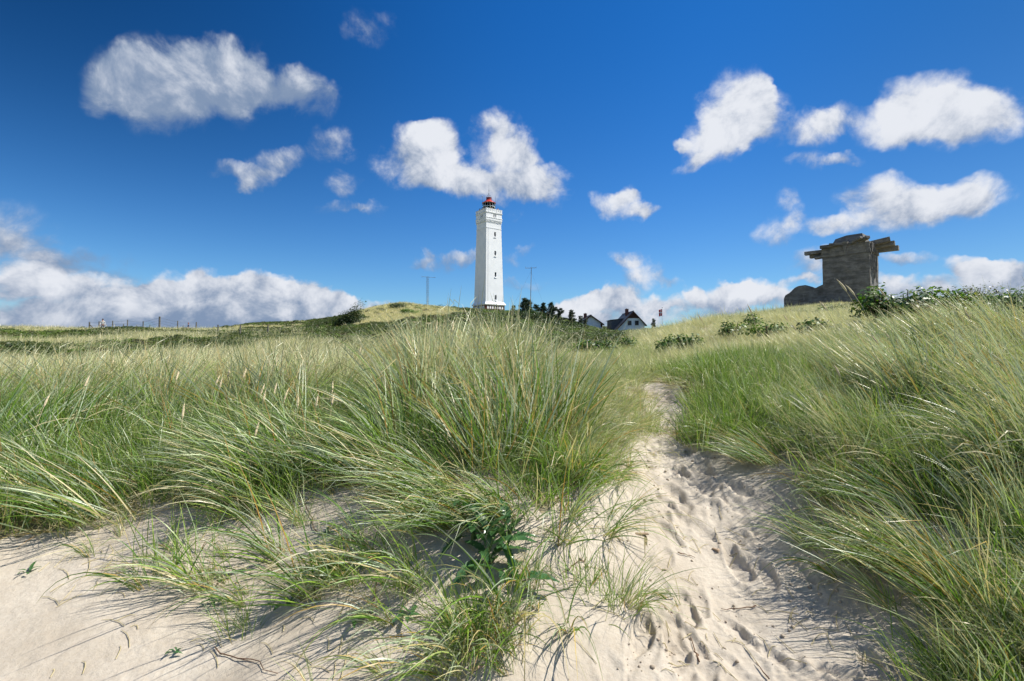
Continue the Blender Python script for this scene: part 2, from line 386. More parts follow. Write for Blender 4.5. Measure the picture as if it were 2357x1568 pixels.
TRAMPLED = [(1330,830),(1440,835),(1560,875),(1640,900),(1570,960),(1500,1010),(1420,1000),(1440,930),(1400,880)]
THIN_L = [(1290,900),(1400,850),(1480,880),(1480,930),(1505,985),(1485,1050),(1475,1140),(1340,1135),(1270,1010)]
def sketch_u(X, Y, Z): return sketch(X, Y, Z)

# footprints and scuffs pressed into the path
U_, Y_ = sketch(X, Y, Zg)
near = (RR < 7.5) & (RR > 1.1) & (np.abs(TH) < math.radians(52))
pm = inside(PATH, U_, Y_) & near
soft = near & ~pm & inside(SPARSE, U_, Y_) & (U_ > 1250)
churn = np.clip(fbm(X * 3.1, Y * 3.1, 3) * 3.2 + .5, 0, 1)
rough_ = .028 * fbm(X * 4, Y * 4, 3) + .034 * np.maximum(fbm(X * 24, Y * 24 , 5, .65) - .02, 0) * churn + .006 * fbm(X * 50, Y * 50, 3)
Zg = Zg + np.where(pm, rough_ - .006, 0) + np.where(near & ~pm, .014 * fbm(X * 6, Y * 6, 4) + .010 * np.abs(fbm(X * 19, Y * 19, 3)), 0)
# edge of the path is a small broken bank on its sun side
prng = np.random.default_rng(3)
FEET = []
line = [(1700,1640,1.8),(1720,1480,2.1),(1690,1330,2.45),(1640,1220,2.8),(1600,1130,3.2),(1560,1050,3.7),(1545,990,4.3),(1540,930,5.2),(1530,890,6.2)]
def at(u, y):
    """ground point seen at a sketch position (first hit along the ray)"""
    a, b = dirUV(u, y); r = np.concatenate([np.arange(1.0, 12, .02), np.arange(12, 60, .1), np.arange(60, 400, .5)])
    d = r / math.hypot(1, a); g = ground(a * d, d); h = EYE + b * d
    k = np.argmax(g >= h)
    if g[k] < h[k]: k = int(np.argmin(h - g))
    return Vector((a * d[k], d[k], g[k]))
def ground(x, y):
    x = np.asarray(x, float); y = np.asarray(y, float)
    return bil(Zg, np.interp(np.arctan2(x, y), ths, np.arange(len(ths))), np.interp(np.hypot(x, y), rs, np.arange(len(rs))))
for k in range(150):
    t = prng.random() ** .8 * (len(line) - 1.01); i = int(t); f = t - i
    u = line[i][0] * (1 - f) + line[i + 1][0] * f; yy = line[i][1] * (1 - f) + line[i + 1][1] * f
    wdt = np.interp(yy, [900, 1000, 1150, 1300, 1600], [35, 50, 130, 220, 320])
    u += prng.uniform(-1.15, 1) * wdt + (30 if yy > 1200 else 0)
    p = at(u, yy); FEET.append((p.x, p.y, prng.uniform(.8, 1.25), prng.normal(-.25, .45)))
for (fx, fy_, sc, an) in FEET:
    L = .095 * sc; Wd = .036 * sc
    m = (np.abs(X - fx) < .4) & (np.abs(Y - fy_) < .4)
    if not m.any(): continue
    dx = X[m] - fx; dy = Y[m] - fy_
    a = (dx * math.sin(an) + dy * math.cos(an)) / L; b = (dx * math.cos(an) - dy * math.sin(an)) / (Wd * (1 + .22 * np.sin(dx * 40)))
    q = np.sqrt(a * a + b * b) + .9 * fbm(X[m] * 14, Y[m] * 14, 3)
    dep = .005 + .020 * prng.random() ** 2
    Zg[m] += -dep * np.clip(1.15 - q, 0, .28) / .28 * (.75 + .5 * vnoise(X[m] * 30, Y[m] * 30)) + .45 * dep * np.exp(-((q - 1.38) / .2) ** 2) * (.3 + 1.4 * vnoise(X[m] * 24, Y[m] * 24))
U_, Y_ = sketch(X, Y, Zg)

# litter and vegetation colouring of the ground: 0 bare sand .. 1 thatch
veg = np.ones_like(Zg)
bare = inside(PATH, U_, Y_) | inside(BARE, U_, Y_) | inside(SPARSE, U_, Y_) | inside(SPARSE_R, U_, Y_)
veg[bare & (RR < 9)] = 0
veg[RR < 1.4] = 0
nn = fbm(X * 2.2, Y * 2.2, 3)
veg = np.where((RR < 9) & (veg > 0), np.clip(.55 + nn * 1.6, 0, 1), veg)
back = np.abs(TH) > math.radians(60)
veg = np.where(back, np.clip(.5 + 2.5 * fbm(X / 4, Y / 4, 3), 0, 1) * np.clip((RR - 2) / 4, 0, 1), veg)
hv = np.clip(.5 + 2.6 * fbm(X / 9 + 40, Y / 9, 4), 0, 1)          # heath against tan grass further off
tan_ = inside([(790,800),(800,745),(850,700),(1000,706),(1065,722),(960,730),(900,745),(850,775)], U_, Y_) & (RR > 60)
hv = np.where(tan_, 0, hv)
hv = np.where((TH > math.radians(19)) & (RR > 12), hv * .25, hv)

nt_, nr_ = len(ths), len(rs)
idx = np.arange(nr_ * nt_).reshape(nr_, nt_)
F = np.stack([idx[:-1, :-1], idx[1:, :-1], idx[1:, 1:], idx[:-1, 1:]], -1).reshape(-1, 4)[:, ::-1]
V = np.stack([X, Y, Zg], -1).reshape(-1, 3)
cols = np.stack([veg, hv, np.clip(churn, 0, 1) * pm], -1).reshape(-1, 3)

def sand_mat():
    m, T = mat('dune_ground')
    tc = T.new('ShaderNodeNewGeometry').outputs['Position']
    at_ = T.new('ShaderNodeVertexColor', layer_name='tone').outputs[0]
    sp = T.new('ShaderNodeSeparateColor', {0: at_})
    n1 = T.noise(tc, 2.3, 6, .65); n2 = T.noise(tc, 60., 4, .6); n3 = T.noise(tc, 420., 3, .6)
    sand = T.mix(T.ramp(n1, .3, .7), (.42, .36, .28), (.575, .51, .415))
    sand = T.mix(T.ramp(n2, .35, .75), sand, T.mix(.5, sand, (.40, .33, .25)))
    sand = T.mix(T.ramp(n3, .62, .74, 0, .55), sand, (.20, .16, .12))
    sand = T.mix(T.ramp(n3, .30, .38, .5, 0), sand, (.72, .66, .56))
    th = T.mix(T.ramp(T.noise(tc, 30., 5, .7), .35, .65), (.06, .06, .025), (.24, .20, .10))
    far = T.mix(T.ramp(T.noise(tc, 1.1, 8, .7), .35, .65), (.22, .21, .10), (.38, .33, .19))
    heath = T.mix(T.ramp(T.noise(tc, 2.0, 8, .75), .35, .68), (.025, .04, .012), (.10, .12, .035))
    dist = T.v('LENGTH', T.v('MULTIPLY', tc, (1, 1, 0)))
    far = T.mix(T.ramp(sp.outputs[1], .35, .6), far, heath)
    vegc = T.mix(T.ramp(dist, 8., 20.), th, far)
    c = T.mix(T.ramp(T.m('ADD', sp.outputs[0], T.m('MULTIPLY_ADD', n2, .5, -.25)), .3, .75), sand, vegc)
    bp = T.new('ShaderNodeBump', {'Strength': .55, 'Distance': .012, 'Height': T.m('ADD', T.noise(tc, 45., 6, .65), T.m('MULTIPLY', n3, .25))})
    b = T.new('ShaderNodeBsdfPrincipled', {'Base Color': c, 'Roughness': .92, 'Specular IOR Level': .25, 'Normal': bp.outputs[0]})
    T.new('ShaderNodeOutputMaterial', {0: b.outputs[0]})
    return m
g_me = np_mesh('ground', V, F, smooth=True, cols=cols, mats=[sand_mat()])
g_ob = link('ground', g_me); tag(g_ob, kind='structure')
sea_m, T = mat('sea_water')
tc = T.new('ShaderNodeNewGeometry').outputs['Position']
b = T.new('ShaderNodeBsdfPrincipled', {'Base Color': (.02, .06, .09), 'Roughness': .12, 'Normal': T.new('ShaderNodeBump', {'Strength': .4, 'Height': T.noise(tc, .8, 5, .6)}).outputs[0]})
T.new('ShaderNodeOutputMaterial', {0: b.outputs[0]})
# ------------------------------------------------------------------ lighthouse
M_WHITE = simple('white_render', (.80, .81, .80), .55, .35, .03, .35, bump=.15, bscale=6)
M_PANE = simple('dark_pane', (.02, .024, .03), .12, .6, .05)
M_BRICK = simple('brown_brick', (.11, .04, .028), .8, .2, .18, 2.)
M_STONE = simple('pale_granite', (.62, .60, .58), .8, .2, .10, 2., bump=.3)
M_RED = simple('red_paint', (.52, .045, .025), .42, .5, .08, 1.5)
M_DRED = simple('dull_red_paint', (.22, .03, .025), .5, .4, .12, 1.5)
M_STEEL = simple('grey_steel', (.20, .22, .24), .45, .5, .1, 2., metal=.3)
M_DARK = simple('dark_metal', (.05, .055, .06), .5, .4, .1)
M_PALEF = simple('pale_paint', (.70, .71, .68), .5, .4, .05)

# square timbered and rendered tower, corner towards the dune
LX, LY = -6.95, 153.0
LROT = math.radians(36)                    # local -Y face looks along (sin36, -cos36)
def zrel(v): return EYE + (354 - v) * 153 / 512     # height of a row of the survey at the tower's distance
LZ = float(ground(LX, LY)) - .6
lh = empty('lighthouse', (LX, LY, LZ), LROT, 'tall square white lighthouse with red lantern roof standing on the green hill', 'lighthouse')
L = lambda z: z - LZ
zb0, zb1, zsk, zsh = 12.5, 14.15, 15.35, 39.4
zb0, zb1, zsk = zrel(310.6), zrel(306.3), zrel(302.6)
zbelt, zg0, zg1, zg2, zpar = zrel(229.3), zrel(221.8), zrel(219.6), zrel(214.6), zrel(210.6)
def frustum(mb, w0, w1, z0, z1):
    a, b = w0 / 2, w1 / 2
    return mb.add([(-a, -a, z0), (a, -a, z0), (a, a, z0), (-a, a, z0), (-b, -b, z1), (b, -b, z1), (b, b, z1), (-b, b, z1)],
                  [(3, 2, 1, 0), (4, 5, 6, 7), (0, 1, 5, 4), (1, 2, 6, 5), (2, 3, 7, 6), (3, 0, 4, 7)])
WB, WT = 6.35, 5.35
def wat(z): return WB + (WT - WB) * (z - zsk) / (zbelt - zsk)
fr = MB(); frustum(fr, 6.9, 6.9, 0, L(zb0)); fr.build('plinth', M_STONE, lh)
fr = MB(); frustum(fr, 6.8, 6.8, L(zb0), L(zb1)); band = fr.build('brick_band', M_BRICK, lh)
for q in range(4):
    R = Matrix.Rotation(q * math.pi / 2, 3, 'Z')
    for i in range(7):
        pm_ = MB(); pm_.box(R @ Vector((-2.55 + i * .85 + .0, -3.42, L((zb0 + zb1) / 2))), (.50, .06, (zb1 - zb0) * .62), R); pm_.build('panel', M_WHITE, band)
fr = MB(); frustum(fr, 7.0, 7.15, L(zb1), L(zb1) + .22); frustum(fr, 7.45, 7.45, L(zb1) + .22, L(zb1) + .34)
frustum(fr, 7.45, WB + .1, L(zb1) + .34, L(zsk)); fr.build('skirt', M_WHITE, lh)
# shaft with recessed window openings on each face
def face_wall(mb, z0, z1, wfun, holes, depth=.34):
    """one wall of the taper: strips around the openings, built in the local -Y frame"""
    zs = sorted(set([z0, z1] + [h for hh in holes for h in hh[1:3]]))
    for a, b in zip(zs[:-1], zs[1:]):
        hs_ = sorted([hh for hh in holes if hh[1] <= a + 1e-6 and hh[2] >= b - 1e-6], key=lambda q: q[0])
        xl = -1.; segs = []
        cur = None
        edges = [('w', -1)] + [('x', hh[0] - hh[3] / 2, hh[0] + hh[3] / 2) for hh in hs_] + [('w', 1)]
        def px(e, z, side): return (e[1] * wfun(z) / 2) if e[0] == 'w' else (e[2] if side == 'l' else e[1])
        for e0, e1 in zip(edges[:-1], edges[1:]):
            v_ = [(px(e0, a, 'l'), -wfun(a) / 2, a), (px(e1, a, 'r'), -wfun(a) / 2, a), (px(e1, b, 'r'), -wfun(b) / 2, b), (px(e0, b, 'l'), -wfun(b) / 2, b)]
            mb.add(v_, [(0, 1, 2, 3)])
    for (cx, h0, h1, hw) in holes:
        y0a, y0b = -wfun(h0) / 2, -wfun(h1) / 2; yi = y0b + depth
        x0, x1 = cx - hw / 2, cx + hw / 2
        mb.add([(x0, y0a, h0), (x1, y0a, h0), (x1, y0b, h1), (x0, y0b, h1), (x0, yi, h0), (x1, yi, h0), (x1, yi, h1), (x0, yi, h1)],
               [(0, 4, 7, 3), (1, 2, 6, 5), (0, 1, 5, 4), (3, 7, 6, 2)])
    return mb
WIN = [(zrel(237.6), zrel(233.0)), (zrel(256.6), zrel(252.0)), (zrel(277.7), zrel(273.2)), (zrel(300.5), zrel(295.9))]
sh = MB()
def rot_add(dst, src, q):
    R = Matrix.Rotation(q * math.pi / 2, 3, 'Z'); dst.add([R @ Vector(p) for p in src.v], src.f)
for q in range(4):
    m_ = MB(); holes = [(.42, L(a), L(b), .62) for a, b in WIN] if q in (0, 2) else []
    face_wall(m_, L(zsk), L(zbelt), lambda z: WB + (WT - WB) * (z + LZ - zsk) / (zbelt - zsk), holes)
    rot_add(sh, m_, q)
sh.build('shaft', M_WHITE, lh)
for q in (0, 2):
    R = Matrix.Rotation(q * math.pi / 2, 3, 'Z')
    for a, b in WIN:
        y_ = -wat(b) / 2
        f_ = MB(); f_.box(R @ Vector((.42, y_ + .30, L((a + b) / 2))), (.60, .05, b - a - .02), R); wn = f_.build('window', M_PANE, lh)
        f_ = MB(); f_.box(R @ Vector((.42, y_ + .255, L((a + b) / 2))), (.05, .04, b - a - .03), R); f_.box(R @ Vector((.42, y_ + .25, L(a * .45 + b * .55))), (.58, .04, .05), R); f_.build('window_bar', M_DARK, wn)
        f_ = MB(); yy = -wat(a) / 2
        v_ = [(.02, yy - .18, L(a) - .32), (.82, yy - .18, L(a) - .32), (.82, yy + .05, L(a) - .32), (.02, yy + .05, L(a) - .32), (.02, yy - .18, L(a) - .22), (.82, yy - .18, L(a) - .22), (.82, yy + .30, L(a) + .10), (.02, yy + .30, L(a) + .10)]
        f_.add([R @ Vector(p) for p in v_], [(3, 2, 1, 0), (4, 5, 6, 7), (0, 1, 5, 4), (1, 2, 6, 5), (2, 3, 7, 6), (3, 0, 4, 7)]); f_.build('window_sill', M_WHITE, wn)
# corner pilasters just proud of the shaft, and a lightning wire
f_ = MB(); frustum(f_, WT + .14, WT + .14, L(zbelt) - .14, L(zbelt) + .10); f_.build('belt_course', M_WHITE, lh)
f_ = MB(); frustum(f_, WT - .02, WT - .02, L(zbelt) + .10, L(zg0)); f_.build('neck', M_WHITE, lh)
f_ = MB(); f_.bar((-WB / 2 + .75, -WB / 2 - .02, L(zsk)), (-WT / 2 + .66, -WT / 2 - .05, L(zbelt) - .2), .018, n=5); f_.build('lightning_wire', M_STEEL, lh)
f_ = MB(); frustum(f_, WT + .05, 5.75, L(zg0) - .30, L(zg0)); frustum(f_, 5.75, 5.75, L(zg0), L(zg1)); frustum(f_, 5.9, 5.9, L(zg1), L(zg1) + .16); f_.build('lower_cornice', M_WHITE, lh)
cb = MB()
for q in range(4):
    R = Matrix.Rotation(q * math.pi / 2, 3, 'Z')
    for i in range(12): MB().box(R @ Vector((-2.6 + i * .4727, -WT / 2 - .10, L(zg0) - .36)), (.22, .22, .26), R).build('corbel', M_WHITE, lh)
gw = MB()
for q in range(4):
    m_ = MB(); a, b = L(zg1) + .16, L(zg2)
    hz = (L(zrel(218.3)), L(zrel(215.5)))
    face_wall(m_, a, b, lambda z: 5.6, [(-.02, hz[0], hz[1], .38), (.62, hz[0], hz[1], .38)], .25)
    rot_add(gw, m_, q)
gal = gw.build('gallery_wall', M_WHITE, lh)
for q in range(4):
    R = Matrix.Rotation(q * math.pi / 2, 3, 'Z')
    for cx in (-.02, .62):
        f_ = MB(); f_.box(R @ Vector((cx, -2.56, (hz[0] + hz[1]) / 2)), (.37, .04, hz[1] - hz[0] - .01), R); f_.build('window', M_PANE, lh)
    f_ = MB(); f_.box(R @ Vector((.30, -2.86, hz[0] - .07)), (1.3, .14, .12), R); f_.build('window_sill', M_WHITE, lh)
f_ = MB(); frustum(f_, 5.86, 5.92, L(zg2), L(zg2) + .2); f_.build('upper_cornice', M_WHITE, lh)
pw = MB()
for q in range(4):
    R = Matrix.Rotation(q * math.pi / 2, 3, 'Z')
    pw.box(R @ Vector((.13, -2.72, (L(zg2) + .2 + L(zpar)) / 2)), (5.44, .26, L(zpar) - L(zg2) - .2), R)
pw.build('parapet', M_WHITE, lh)
f_ = MB()
for q in range(4):
    R = Matrix.Rotation(q * math.pi / 2, 3, 'Z')
    f_.box(R @ Vector((.15, -2.73, L(zpar) + .05)), (5.5, .34, .10), R)
f_.build('parapet_coping', M_WHITE, lh)
cr = MB()
for q in range(4):
    R = Matrix.Rotation(q * math.pi / 2, 3, 'Z')
    for i in range(8): MB().box(R @ Vector((-2.45 + i * .7, -2.88, L(zpar) - .24)), (.26, .10, .34), R).build('corbel', M_WHITE, lh)
f_ = MB(); f_.box((0, 0, L(zg2) + .1), (5.3, 5.3, .3)); f_.build('gallery_deck', M_STEEL, lh)
f_ = MB()
for q in range(4):
    R = Matrix.Rotation(q * math.pi / 2, 3, 'Z')
    for i in range(4): MB().box(R @ Vector((-2.1 + i * 1.4, -2.90, L(zg2) + .32)), (.10, .10, .10), R).build('water_spout', M_DARK, lh)
# lantern
zl0, zl1, zr1, zd1, ztip = L(zrel(210.9)) - .8, L(zrel(202.6)), L(zrel(199.4)), L(zrel(196.8)), L(zrel(181.6))
gm, T = mat('lantern_glass')
gl = T.new('ShaderNodeBsdfGlass', {'Color': (.75, .88, .86), 'Roughness': .03, 'IOR': 1.1}); tp = T.new('ShaderNodeBsdfTransparent', {'Color': (.62, .74, .74)})
ms = T.new('ShaderNodeMixShader', {0: .45}); T.l.new(tp.outputs[0], ms.inputs[1]); T.l.new(gl.outputs[0], ms.inputs[2]); T.new('ShaderNodeOutputMaterial', {0: ms.outputs[0]})
lan = empty('lantern', (0, 0, 0)); lan.parent = lh
N_ = 16; RL = 1.88
for i in range(N_):
    a0, a1 = 2 * math.pi * i / N_, 2 * math.pi * (i + 1) / N_
    p0 = Vector((RL * math.cos(a0), RL * math.sin(a0), 0)); p1 = Vector((RL * math.cos(a1), RL * math.sin(a1), 0)); c_ = (p0 + p1) / 2
    R = Matrix.Rotation(math.atan2(c_.y, c_.x) + math.pi / 2, 3, 'Z')
    f_ = MB(); f_.box(c_ + Vector((0, 0, (zl0 + .9 + zl1) / 2)), ((p1 - p0).length - .05, .02, zl1 - zl0 - .9), R); f_.build('pane', gm, lan)
f_ = MB()
for i in range(N_):
    a0 = 2 * math.pi * i / N_; p0 = Vector((RL * math.cos(a0), RL * math.sin(a0), 0)); f_.bar(p0 + Vector((0, 0, zl0)), p0 + Vector((0, 0, zl1)), .035, n=6)
for zz in (zl0 + .9, (zl0 + zl1) / 2 + .5, zl1): f_.lathe([(RL + .04, zz - .05), (RL + .04, zz + .05), (RL - .04, zz + .05), (RL - .04, zz - .05)], n=N_)
f_.build('glazing_bars', M_PALEF, lan)
f_ = MB(); f_.lathe([(RL - .03, zl0 - .4), (RL - .03, zl0 + .86)], n=32); f_.build('lantern_base', M_PALEF, lan)
f_ = MB(); f_.lathe([(.2, zl0 + .8), (.55, zl0 + 1.0), (.8, zl0 + 1.4), (.85, zl0 + 1.9), (.75, zl0 + 2.4), (.4, zl0 + 2.8), (.1, zl0 + 2.85)], n=20); f_.build('lens', simple('lens_glass', (.40, .52, .48), .1, .9, .1), lan, smooth=True)
f_ = MB(); f_.lathe([(RL + .20, zl1 + .0), (RL + .22, zl1 + .10), (1.55, zl1 + .38), (1.15, zl1 + .72), (.86, zr1 + .02), (.4, zr1 + .03)], n=32); f_.build('roof', M_RED, lan, smooth=True)
f_ = MB(); f_.lathe([(.82, zr1), (.82, zd1 - .06), (.88, zd1 - .05), (.88, zd1), (.3, zd1 + .10)], n=28); f_.build('roof_drum', M_DRED, lan)
sp_ = MB()
for i in range(6):
    a = 2 * math.pi * i / 6; c, s_ = math.cos(a), math.sin(a)
    pts = [(.80 * c, .80 * s_, zd1), (.78 * c, .78 * s_, zd1 + .35), (.50 * c, .50 * s_, zd1 + .62), (.2 * c, .2 * s_, zd1 + .9), (.05 * c, .05 * s_, zd1 + 1.5)]
    sp_.path(pts, [.03] * 5, 5)
sp_.bar((0, 0, zd1), (0, 0, zd1 + 2.4), .07, .04); sp_.bar((0, 0, zd1 + 2.4), (0, 0, ztip), .035, .012)
for zz, r_ in ((zd1 + 2.35, .12), (zd1 + 1.9, .09)): sp_.lathe([(.02, zz - r_), (r_, zz - r_ * .4), (r_, zz + r_ * .4), (.02, zz + r_)], n=8)
sp_.bar((-.3, 0, zd1 + 1.5), (.3, 0, zd1 + 1.5), .02)
sp_.build('spire', M_STEEL, lan)
for (dx, zt, ball) in ((-2.0, L(zrel(196.0)), True), (1.98, L(zrel(195.3)), False)):
    # poles at either side, seen edge-on from the dune
    Ri = Matrix.Rotation(-LROT, 3, 'Z'); p_ = Ri @ Vector((dx, 0, 0))
    f_ = MB(); f_.bar((p_.x, p_.y, L(zg2)), (p_.x, p_.y, zt), .045, .03, 6)
    if ball: f_.lathe([(.02, zt - .0), (.14, zt + .06), (.16, zt + .14), (.10, zt + .24), (.01, zt + .28)], c=(p_.x, p_.y, 0), n=10)
    f_.build('aerial_pole', M_STEEL, lh)

# ------------------------------------------------------------------ people (one skinned body, clothes as children)
SKIN = simple('skin', (.50, .28, .20), .6, .3, .05)
def person(loc, rotz, label, shirt, trousers, hair, scale=1.0, arms=(.12, .12), group=None, stride=.12):
    root = empty('person', loc, rotz, label, 'person', group); root.scale = (scale,) * 3
    def skinned(name, J, E, m_, root_i=0, sub=1):
        me = bpy.data.meshes.new(name); me.from_pydata([j[:3] for j in J], E, []); me.update()
        o = link(name, me, root)
        md = o.modifiers.new('skin', 'SKIN'); md.use_smooth_shade = True
        for i, j in enumerate(J): me.skin_vertices[0].data[i].radius = (j[3], j[4] if len(j) > 4 else j[3]); 
        me.skin_vertices[0].data[root_i].use_root = True
        if sub: o.modifiers.new('sub', 'SUBSURF').levels = sub; o.modifiers['sub'].render_levels = sub
        me.materials.append(m_); return o
    s = stride; aL, aR = arms
    J = [(0, 0, .98, .13, .10), (0, 0, 1.18, .13, .10), (0, 0, 1.38, .15, .10), (0, 0, 1.50, .06, .06), (0, -.01, 1.58, .075, .085), (0, -.01, 1.70, .075, .09),
         (-.19, 0, 1.42, .055), (-.25, -aL * .3, 1.15, .045), (-.27, -aL, .90, .032), (-.27, -aL - .02, .82, .03),
         (.19, 0, 1.42, .055), (.25, -aR * .3, 1.15, .045), (.27, -aR, .90, .032), (.27, -aR - .02, .82, .03),
         (-.10, 0, .88, .085), (-.11, -s, .50, .06), (-.11, -s * .6, .09, .042), (-.11, -s * .6 - .17, .04, .04, .03),
         (.10, 0, .88, .085), (.11, s, .50, .06), (.11, s * 1.3, .09, .042), (.11, s * 1.3 - .17, .04, .04, .03)]
    E = [(0, 1), (1, 2), (2, 3), (3, 4), (4, 5), (2, 6), (6, 7), (7, 8), (8, 9), (2, 10), (10, 11), (11, 12), (12, 13), (0, 14), (14, 15), (15, 16), (16, 17), (0, 18), (18, 19), (19, 20), (20, 21)]
    skinned('body', J, E, SKIN)
    T_ = [(0, 0, .93, .155, .12), (0, 0, 1.18, .15, .12), (0, 0, 1.39, .165, .115), (-.20, 0, 1.42, .07), (-.25, -aL * .3, 1.15, .06), (.20, 0, 1.42, .07), (.25, -aR * .3, 1.15, .06), (0, 0, 1.49, .075, .07), (-.27, -aL * .95, .93, .042), (.27, -aR * .95, .93, .042)]
    skinned('jacket', T_, [(0, 1), (1, 2), (2, 3), (3, 4), (2, 5), (5, 6), (2, 7), (4, 8), (6, 9)], simple('cloth_top', shirt, .8, .2, .1))
    P_ = [(0, 0, .97, .155, .12), (-.10, 0, .87, .10), (-.11, -s, .50, .072), (-.11, -s * .6, .12, .055), (.10, 0, .87, .10), (.11, s, .50, .072), (.11, s * 1.3, .12, .055)]
    skinned('trousers', P_, [(0, 1), (1, 2), (2, 3), (0, 4), (4, 5), (5, 6)], simple('cloth_legs', trousers, .85, .2, .1))
    h_ = MB(); h_.lathe([(.0001, 1.60 + .20), (.06, 1.79), (.095, 1.74), (.10, 1.67), (.085, 1.62)], c=(0, .015, 0), n=12); h_.build('hair', simple('hair', hair, .7, .3, .2), root, smooth=True)
    return root
def deck(x, y): # a spot on the gallery deck behind the parapet, from local to world
    p = Matrix.Rotation(LROT, 3, 'Z') @ Vector((x, y, 0)); return (LX + p.x, LY + p.y, zg2 + .27)
k_ = 'visitors on the lighthouse gallery'
person(deck(-2.25, 1.7), 1.2, 'dark clothed visitor leaning at the far left corner of the gallery', (.012, .014, .025), (.02, .02, .03), (.02, .015, .01), 1.02, group=k_)
person(deck(-2.3, .75), 1.3, 'visitor in a navy jacket, middle of three on the left side of the gallery', (.02, .03, .08), (.03, .03, .04), (.03, .02, .01), 1.0, group=k_)
person(deck(-2.3, .1), 1.5, 'visitor in black nearest the white gallery corner at the left', (.01, .01, .012), (.03, .03, .04), (.05, .03, .02), .98, group=k_)
person(deck(1.75, -2.2), .2, 'visitor in a pink top at the right end of the gallery', (.40, .16, .16), (.05, .06, .1), (.05, .03, .02), .97, group=k_)
person(deck(-.9, -2.2), .0, 'visitor in a tan coat in front of the lantern glass', (.30, .14, .07), (.05, .06, .1), (.04, .03, .02), 1.0, group=k_)

# ------------------------------------------------------------------ bunker tower
cm, T = mat('board_marked_concrete')
tc = T.new('ShaderNodeTexCoord').outputs['Object']
sz = T.new('ShaderNodeSeparateXYZ', {0: tc})
n = T.noise(T.v('MULTIPLY', tc, (.35, .35, 1.4)), 1.0, 8, .68); n2 = T.noise(tc, 1.1, 8, .65); n3 = T.noise(T.v('MULTIPLY', tc, (1, 1, .25)), 2.4, 7, .7)
c = T.mix(T.ramp(n, .32, .68), (.105, .101, .095), (.27, .26, .238)); c = T.mix(T.ramp(n2, .35, .62, .55, 0), c, (.085, .078, .068))
c = T.mix(T.ramp(n3, .62, .72, 0, .65), c, (.46, .45, .41))
zb = T.m('FRACT', T.m('MULTIPLY', sz.outputs[2], 5.2)); seam = T.ramp(T.m('ABSOLUTE', T.m('SUBTRACT', zb, .5)), .44, .5)
c = T.mix(T.m('MULTIPLY', seam, .3), c, (.06, .05, .04))
bp = T.new('ShaderNodeBump', {'Strength': .4, 'Distance': .05, 'Height': T.m('SUBTRACT', T.m('ADD', n, T.m('MULTIPLY', n2, .6)), T.m('MULTIPLY', seam, .25))})
b = T.new('ShaderNodeBsdfPrincipled', {'Base Color': c, 'Roughness': .92, 'Specular IOR Level': .2, 'Normal': bp.outputs[0]}); T.new('ShaderNodeOutputMaterial', {0: b.outputs[0]})
M_CONC = cm
pN = Vector((59.66, 85.0)); pL = Vector((54.9, 90.1)); pR = Vector((63.9, 89.0))
BZ = float(ground(59, 88)) - 1.2; ztop = EYE + 18.9
bu = empty('bunker', (pN.x, pN.y, BZ), math.atan2((pN - pL).y, (pN - pL).x), 'dark concrete bunker tower with slabs jutting from its top, on the right hand dune', 'bunker')
# local frame: origin at the near corner, -X along the shaded front, +Y towards the back
FW, DW, HT = 7.0, 5.9, ztop - BZ
def quadbox(x0, x1, y0, y1, z0, z1): return MB().box(((x0 + x1) / 2, (y0 + y1) / 2, (z0 + z1) / 2), (x1 - x0, y1 - y0, z1 - z0))
import bmesh
def rough_block(name, x0, x1, y0, y1, z0, z1, cuts=10, amp=.05, seed=1, parent=bu):
    bm = bmesh.new(); bmesh.ops.create_cube(bm, size=1)
    bmesh.ops.subdivide_edges(bm, edges=bm.edges, cuts=cuts, use_grid_fill=True)
    for v_ in bm.verts:
        p = Vector((x0 + (v_.co.x + .5) * (x1 - x0), y0 + (v_.co.y + .5) * (y1 - y0), z0 + (v_.co.z + .5) * (z1 - z0)))
        nn_ = [float(fbm(np.array([p.x * .9 + p.z * .7 + seed * 3 + q * 11]), np.array([p.y * .9 + p.z * .8 + q * 5]), 3)[0]) for q in range(3)]
        v_.co = p + Vector(nn_) * amp * 2
    me = bpy.data.meshes.new(name); bm.to_mesh(me); bm.free(); me.materials.append(M_CONC)
    return link(name, me, parent)
zled = HT - 1.85
rough_block('tower_wall', -FW, 0, 0, DW, 0, zled - .12, 14, .07, 2)
rough_block('ledge_course', -FW + .06, -.06, .06, DW - .06, zled - .12, zled, 6, .03, 3)
rough_block('parapet', -FW - .12, .12, -.12, DW + .12, zled, HT - .1, 12, .11, 4)
# ribs down the lit face
for i, yy in enumerate((.75, 2.0, 3.2, 4.4)):
    f_ = MB(); R = Matrix.Rotation(math.radians(2), 3, 'X'); f_.box((.06, yy, zled - 1.4 - .3 * i), (.16, .34, 3.0 + .5 * i), R); f_.build('rib', M_CONC, bu, bevel=.03)
for i, yy in enumerate((.5, 1.35, 2.2, 3.1, 4.0, 4.9)):
    f_ = MB(); f_.box((.20, yy, zled + .85), (.18, .42, 1.6)); f_.build('rib', M_CONC, bu, bevel=.03)
